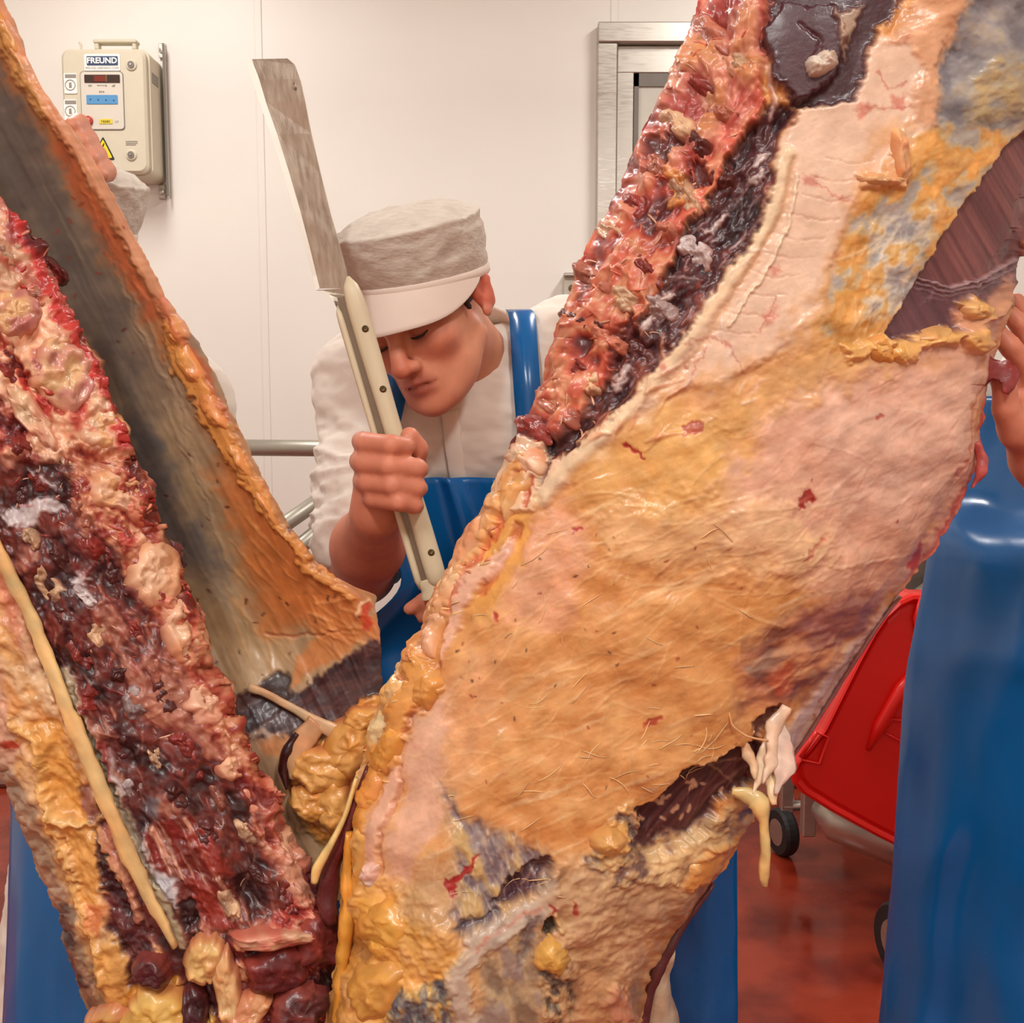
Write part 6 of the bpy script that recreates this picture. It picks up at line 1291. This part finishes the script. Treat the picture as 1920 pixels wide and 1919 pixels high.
# ---- the worker holding the rib wall from behind
J = dict(head=px(130, 474, 1.64), neck=px(190, 600, 1.69), chest=px(190, 800, 1.72), pelvis=np.array([-0.62, 1.80, 1.0]), shR=px(10, 740, 1.66), elR=px(-90, 620, 1.52), wrR=px(60, 395, 1.40), shL=px(335, 762, 1.66), elL=px(350, 1080, 1.60), wrL=px(330, 1200, 1.46))
legs(J, 0.12)
ph = px(85, 330, 1.375)
hR = ([(J['wrR'], ph, .028, .027), (ph, px(118, 290, 1.35), .027, .022)],
      [([px(118+16*k, 262+22*k, 1.345), px(146+16*k, 235+27*k, 1.315), px(148+17*k, 232+30*k, 1.27), px(136+17*k, 236+31*k, 1.238)], [.0125, .0122, .0115, .0095]) for k in range(4)]+[([ph, px(60, 300, 1.34), px(50, 270, 1.33)], [.016, .013, .010])])
pl = px(332, 1225, 1.42)
hL = ([(J['wrL'], pl, .028, .026)], [([px(322+9*k, 1235, 1.41), px(322+9*k, 1262, 1.39), px(326+9*k, 1280, 1.40)], [.011, .0105, .009]) for k in range(4)]+[([pl, px(355, 1240, 1.39), px(365, 1262, 1.39)], [.014, .012, .010])])
build_person('person', 'worker in white cap and coat with fingers over the rib wall rim', J, rot(14, 12, 18), (0.1, -1), 0.005, [hR, hL], coat_vox=0.008, sleeve=(1.5, 1.6), apron=(1.24, 0.30, 0.12, 0.27, 0.255), seed=12, apron_x=0.088, skirt=1.75, skirt_r=.27, strap_x=.06)

# ---- the worker steadying the fat-covered side, by the red bin
J = dict(head=np.array([.96, 1.60, 1.66]), neck=np.array([.95, 1.66, 1.53]), chest=np.array([.95, 1.70, 1.36]), pelvis=np.array([.95, 1.74, .98]), shR=np.array([.79, 1.64, 1.45]), elR=np.array([.80, 1.40, 1.20]), wrR=px(1948, 860, 1.215), shL=np.array([1.12, 1.66, 1.45]), elL=np.array([1.22, 1.50, 1.2]), wrL=np.array([1.12, 1.28, 1.14]))
legs(J, 0.13)
d = 1.19; pm = px(1925, 790, d)
hR = ([(J['wrR'], pm, .029, .026), (px(1912, 800, d), px(1935, 740, d+.02), .023, .021), (px(1932, 800, d+.01), px(1955, 740, d+.02), .023, .021)],
      [([px(1935, 745, d+.01), px(1928, 690, d), px(1894, 650, d-.008), px(1868, 620, d-.004)], [.0135, .0125, .0115, .0095]), ([px(1945, 730, d+.02), px(1945, 660, d+.015), px(1912, 608, d+.01), px(1890, 585, d+.01)], [.0135, .0122, .0112, .0095]), ([px(1955, 730, d+.035), px(1960, 650, d+.035), px(1928, 590, d+.03), px(1902, 560, d+.03)], [.013, .0118, .0108, .009]), ([px(1962, 730, d+.05), px(1970, 660, d+.055), px(1945, 600, d+.05)], [.011, .010, .0085]),
       ([px(1905, 815, d-.005), px(1886, 765, d-.018), px(1884, 728, d-.022), px(1870, 698, d-.018)], [.017, .0145, .0125, .0105])])
wl = J['wrL']; hL = ([(wl, wl+[-.05, -.05, 0], .028, .026)], [([wl+[-.06+.0*k, -.06, .03-.02*k], wl+[-.09, -.09, .03-.02*k], wl+[-.115, -.09, .025-.02*k]], [.011, .0105, .009]) for k in range(4)]+[([wl+[-.04, -.05, .02], wl+[-.05, -.09, .045], wl+[-.08, -.11, .05]], [.014, .012, .010])])
build_person('person', 'worker in glossy blue apron pinching the edge of the fat-covered beef side', J, rot(0, -25, 15), (-.22, -1), 0.006, [hR, hL], coat_vox=0.008, sleeve=(1.15, 1.5), apron=(1.45, 0.25, 0.285, 0.285, 0.315), seed=21, apron_x=-0.03, crease=1.9)
# ================================================================ cleaver
CD = 1.30
cl = empty('cleaver', at(815, 1112, CD), 'long splitting cleaver with worn steel blade and ivory handle, held upright', 'cleaver')
def plate_poly(pts, D, th, name, mat, parent, edge_taper=None):
    P = np.array([at(x, y, D) for x, y in pts]); f = P+[0, -th/2, 0]; b = P+[0, th/2, 0]; n = len(P)
    # triangulate by strips between the two long sides
    return f, b
left = [(459, 109), (470, 140), (486, 190), (507, 250), (530, 322), (552, 396), (572, 466), (586, 520), (593, 545)]
mid = [(473, 112), (485, 143), (500, 192), (521, 252), (543, 323), (564, 396), (582, 466), (594, 516), (600, 541)]
right = [(545, 114), (560, 140), (571, 190), (584, 252), (601, 325), (619, 398), (637, 460), (650, 508), (657, 540)]
def strip(A, B_, DA, DB, thA, thB, name, mat):
    A = np.array([at(x, y, d) for (x, y), d in zip(A, np.broadcast_to(DA, len(A)))]); B2_ = np.array([at(x, y, d) for (x, y), d in zip(B_, np.broadcast_to(DB, len(B_)))]); n = len(A)
    V = np.concatenate([A+[0, -thA/2, 0], B2_+[0, -thB/2, 0], B2_+[0, thB/2, 0], A+[0, thA/2, 0]]); q = []
    for i in range(n-1):
        for k in range(4): a0 = k*n+i; b0 = ((k+1) % 4)*n+i; q.append([a0, a0+1, b0+1, b0])
    q += [[0, n, 2*n, 3*n], [4*n-1, 3*n-1, 2*n-1, n-1]]
    return G().add(V, q).make(name, mat, cl)
DL = np.linspace(1.30, 1.288, 9); DR = np.linspace(1.345, 1.325, 9)
top = [(530, 110), ]
strip(left, mid, DL, DL+.004, .0004, .004, 'ground_edge', M['blade_edge'])
right2 = [(540, 111), (553, 122), (563, 150), (572, 190), (584, 252), (601, 325), (619, 398), (637, 460), (650, 508), (657, 540)]
mid2 = mid[:1]+[(477, 122), (488, 150)]+mid[3-1:]
DL2 = np.linspace(1.304, 1.292, 10); DR2 = np.linspace(1.345, 1.325, 10)
bl = strip(mid2, right2, DL2, DR2, .004, .006, 'blade', M['blade']); sub(bl, cl)
# nick near the spine, heel curl to the tang
p = at(553, 165, 1.336); G().tube([at(549, 152, 1.332), at(552, 166, 1.331), at(555, 178, 1.332)], [.0012, .003, .0008], 8).make('nick', M['tang'], bl, smooth=True)
heel_a = [(593, 545), (604, 545), (616, 552), (626, 565), (634, 582), (640, 600)]; heel_b = [(657, 540), (657, 545), (657, 555), (657, 568), (658, 585), (660, 605)]
strip(heel_a, heel_b, np.linspace(1.288, 1.285, 6), np.full(6, 1.322), .005, .006, 'heel', M['blade'])
# tang, seen edge-on between the scales
ax0, ax1 = np.array([640., 570.]), np.array([792., 1086.])
def hp(t, off): d = ax1-ax0; nrm = np.array([d[1], -d[0]])/np.hypot(*d); q = ax0+d*t+nrm*off; return q
tp = [hp(t, 4) for t in np.linspace(-0.02, 1.0, 20)]
strip([(x-6, y+2) for x, y in tp], [(x+9, y-2) for x, y in tp], np.full(20, 1.283), np.full(20, 1.283), .020, .020, 'tang', M['tang'])
def scale(off0, off1, Dc, th, name, t0, t1, topround):
    n = 34; V = []; m = 14; tt = np.linspace(t0, t1, n)
    for i, t in enumerate(tt):
        f = i/(n-1); s = min(1, (0.16+math.sqrt(max(0, 1-(1-min(1, f/topround))**2))*0.84)); e = min(1, 0.55+0.45*math.sqrt(max(0, 1-(max(0, (f-.95)/.05))**2)))
        wv = 1+0.06*math.sin(f*9); a = hp(t, off0+(off1-off0)*0.5-(off1-off0)*0.5*s*e*wv); b = hp(t, off0+(off1-off0)*0.5+(off1-off0)*0.5*s*e*wv)
        A, B_ = at(a[0], a[1], Dc), at(b[0], b[1], Dc); c = (A+B_)/2; h = (B_-A)/2
        for j in range(m):
            an = 2*math.pi*j/m; x = np.sign(math.cos(an))*abs(math.cos(an))**0.6; y = np.sign(math.sin(an))*abs(math.sin(an))**0.6
            V.append(c+h*x+np.array([0, y*th*s*e/2, 0]))
    V = np.array(V); q = [[i*m+j, i*m+(j+1) % m, (i+1)*m+(j+1) % m, (i+1)*m+j] for i in range(n-1) for j in range(m)]
    V = np.concatenate([V, [V[:m].mean(0)], [V[-m:].mean(0)]]); t3 = []
    for j in range(m): k = (j+1) % m; t3 += [[n*m, k, j], [n*m+1, (n-1)*m+j, (n-1)*m+k]]
    return G().add(V, q, t3).make(name, M['handle'], cl, smooth=True)
sr = scale(9, 44, 1.281, .030, 'handle_scale', -0.085, 1.045, 0.10); sub(sr, cl)
sl_ = scale(-14, 0, 1.283, .028, 'handle_scale', 0.0, 1.03, 0.06); sub(sl_, cl)
scale(-10, 42, 1.284, .026, 'handle_butt', 1.0, 1.075, 0.02)
for t in (0.107, 0.326, 0.62, 0.92):
    a = hp(t, 30); p = at(a[0], a[1], 1.281-.0145); G().lathe([(0, 0), (.004, 0), (.004, .0008), (0, .0012)], p, (0, -1, 0), 14).make('rivet', M['rivet'], sr, smooth=True)

# ================================================================ red bin on its trolley
bn = empty('tilted_bin', (at(1600, 1600, 3.0)[0], 3.0, 0), 'red plastic tub tipped up on a steel trolley with rubber wheels', 'bin')
BD = 2.75
ol = [(1752, 1130), (1735, 1117), (1712, 1117), (1688, 1128), (1664, 1150), (1640, 1185), (1610, 1240), (1578, 1304), (1545, 1370), (1512, 1412), (1494, 1432), (1486, 1450), (1490, 1470), (1506, 1488), (1560, 1522), (1640, 1566), (1700, 1596), (1760, 1628), (1900, 1700), (1960, 1650), (1990, 1500), (1990, 1250), (1930, 1160), (1850, 1130)]
O = np.array([at(x, y, BD) for x, y in ol]); ctr = O.mean(0); n = len(O)
def tubring(scale_, dy): r = ctr+(O-ctr)*scale_; r[:, 1] = BD+dy; return r
rings = [tubring(1.0, .03), tubring(1.012, .012), tubring(1.0, 0.0), tubring(.975, -.004), tubring(.955, .004), tubring(.93, .012), tubring(.90, .006)]
V = np.concatenate(rings+[tubring(0.80, 0.30), tubring(0.98, .32)])
V = np.concatenate(rings); m = len(rings); q = [[i*n+j, i*n+(j+1) % n, (i+1)*n+(j+1) % n, (i+1)*n+j] for i in range(m-1) for j in range(n)]
bk = tubring(.96, .26); V = np.concatenate([V, bk, [rings[-1].mean(0)], [bk.mean(0)]]); nb_ = m*n
q += [[j, nb_+j, nb_+(j+1) % n, (j+1) % n] for j in range(n)]; t = []
for j in range(n): k = (j+1) % n; t += [[nb_+n, (m-1)*n+k, (m-1)*n+j], [nb_+n+1, nb_+j, nb_+k]]
tub = G().add(V, q, t).make('tub', M['red'], bn, smooth=False); sub(tub, bn)
def bp(x, y, dy=-.004): p = at(x, y, BD); p[1] += dy; return p
G().tube([bp(1628, 1408, .004), bp(1650, 1360, -.004), bp(1690, 1290, -.006), bp(1728, 1246, .002)], [.006, .016, .018, .010], 10).make('rib', M['red'], tub, smooth=True)
G().tube([bp(1500, 1420), bp(1530, 1372)], .006, 8).make('grip_edge', M['red'], tub, smooth=True)
G().tube([bp(1530, 1372), bp(1552, 1382), bp(1536, 1432), bp(1502, 1424)], .004, 8).make('grip_edge', M['red'], tub, smooth=True)
G().tube([bp(1726, 1120), bp(1716, 1160), bp(1728, 1220), bp(1742, 1300)], [.006, .008, .006, .004], 8).make('rib', M['red'], tub, smooth=True)
G().tube([bp(1655, 1372), bp(1672, 1348), bp(1700, 1352)], .004, 8).make('rib', M['red'], tub, smooth=True); G().tube([bp(1655, 1372), bp(1730, 1412)], .003, 8).make('rib', M['red'], tub, smooth=True)
lab = [(1716, 1268), (1800, 1246), (1830, 1300), (1742, 1330)]
L4 = np.array([bp(x, y, -.010) for x, y in lab]); G().prism(L4, L4+[0, .002, 0]).make('black_label', M['black'], tub)
li = np.array([bp(1716+(x-1716)*.9+7, 1268+(y-1268)*.86+4, -.0115) for x, y in lab]); 
for i in range(4): G().tube([li[i], li[(i+1) % 4]], .0012, 6).make('label_border', M['greyprint'], tub)
# steel trough under it, chassis, wheels
tr = [at(x, y, d) for x, y, d in ((1535, 1508, 2.95), (1570, 1536, 2.9), (1640, 1562, 2.86), (1720, 1590, 2.82), (1830, 1625, 2.8))]
G().tube(tr, [.03, .062, .066, .066, .066], 20).make('steel_trough', M['steel'], bn, smooth=True)
wz = 0.09
def wheel(x, yy, r):
    w_ = sub(G().lathe([(r*.55, -.022), (r*.92, -.022), (r, -.012), (r, .012), (r*.92, .022), (r*.55, .022)], (x, yy, r), (1, 0.25, 0), 28).make('wheel', M['rubber'], bn, smooth=False), bn)
    G().lathe([(0, -.024), (r*.56, -.024), (r*.56, .024), (0, .024)], (x, yy, r), (1, 0.25, 0), 20).make('hub', M['steel'], w_)
wx = at(1690, 1760, 2.62)[0]; wheel(wx, 2.62, .095); wheel(at(1468, 1540, 3.36)[0], 3.36, .075); wheel(at(1468, 1540, 3.36)[0]+.5, 3.36, .075); wheel(wx+.55, 2.62, .095)
x0_, x1_ = at(1468, 1540, 3.36)[0], wx+.55
for a, b in (((wx+.28, 2.62, .12), (x0_+.28, 3.36, .16)), ((wx+.55, 2.62, .12), (x0_+.5, 3.36, .16)), ((x0_, 3.36, .16), (x0_+.5, 3.36, .16)), ((wx, 2.62, .12), (wx+.55, 2.62, .12))):
    G().tube([np.array(a), np.array(b)], .016, 10).make('chassis_bar', M['steel'], bn, smooth=True)
cx_, cz_ = x0_, at(1468, 1400, 3.36)[2]
G().box((x0_+.01, 3.36, (.14+cz_)/2), (.04, .03, cz_-.14), bev=.004).make('upright', M['steel'], bn)
G().box((x0_+.51, 3.36, (.14+cz_)/2), (.04, .03, cz_-.14), bev=.004).make('upright', M['steel'], bn)
p = at(1720, 1480, 3.0); G().box((p[0]+.10, 3.2, .62), (.6, .3, .22), bev=.03).make('steel_tray', M['steel'], bn)
for sx in (-.25, .33): G().box((p[0]+sx, 3.2, .34), (.04, .04, .42), bev=.004).make('tray_leg', M['steel'], bn)
# grey steel machine against the wall behind the bin, with a red-handled valve
mc = empty('steel_cabinet', (at(1745, 1100, 3.7)[0]+.1, 3.7, 0), 'grey steel cabinet behind the red tub with a small red-handled valve', 'cabinet')
c0 = at(1690, 1000, 3.5); c1 = at(2150, 1000, 3.5)
G().box(((c0[0]+c1[0])/2, 3.75, c0[2]/2), (c1[0]-c0[0], .48, c0[2]), bev=.01).make('body', material('dull_grey_steel', (120, 108, 98), 0.45, 0.5), mc)
G().box(((c0[0]+c1[0])/2, 3.73, c0[2]+.01), (c1[0]-c0[0]+.03, .52, .03), bev=.006).make('worktop', M['steel'], mc)
va = at(1745, 1085, 3.45); vb = sub(G().tube([va+[0.03, .06, -.04], va, va+[0, 0, .03]], .016, 12).make('valve', M['steel'], mc, smooth=True), mc)
G().box(va+[0, -.02, .045], (.024, .02, .09), bev=.008).make('valve_handle', M['red'], vb)
G().prism(np.array([va+np.array(k) for k in ((-.05, -.01, -.04), (.04, -.01, -.07), (.05, -.01, -.02), (0, -.01, 0.0))]), np.array([va+np.array(k) for k in ((-.05, .01, -.04), (.04, .01, -.07), (.05, .01, -.02), (0, .01, 0.0))])).make('valve_lever', M['steel'], vb)
# ================================================================ overhead rail and hooks carrying the two sides
G().box((0.1, 1.22, 2.95), (4.6, .05, .10), bev=.006).make('overhead_rail', M['steel']); tag(bpy.data.objects['overhead_rail'], 'long steel overhead rail carrying the meat hooks', 'rail')
for i, x in enumerate((-1.6, 0.1, 1.9)): G().box((x, 1.22, 3.2), (.05, .05, .42), bev=.004).make('rail_hanger', M['steel'], bpy.data.objects['overhead_rail'])
for (tx, ty, tz), lab_ in (((at(1880, -860, 1.15)), 'steel meat hook carrying the fat-covered beef side'), ((at(-730, -860, 1.14)), 'steel meat hook carrying the opened beef side')):
    an = np.linspace(-0.4, math.pi+.4, 14); hk = empty('meat_hook', (tx, ty, tz), lab_, 'hook')
    hook = [np.array([tx+.05*math.cos(a)-.05*0, ty, tz+.02-.05*math.sin(a)]) for a in an]; hook = [np.array([tx, 1.2, 2.9]), np.array([tx, 1.19, 2.6]), np.array([tx+.046, ty+.02, tz+.12])]+hook[1:]
    G().tube(hook, .009, 10).make('hook', M['steel'], hk, smooth=True)
    G().lathe([(0, -.012), (.05, -.012), (.05, .012), (0, .012)], (tx, 1.17, 2.95), (0, 1, 0), 24).make('roller', M['steel'], hk)
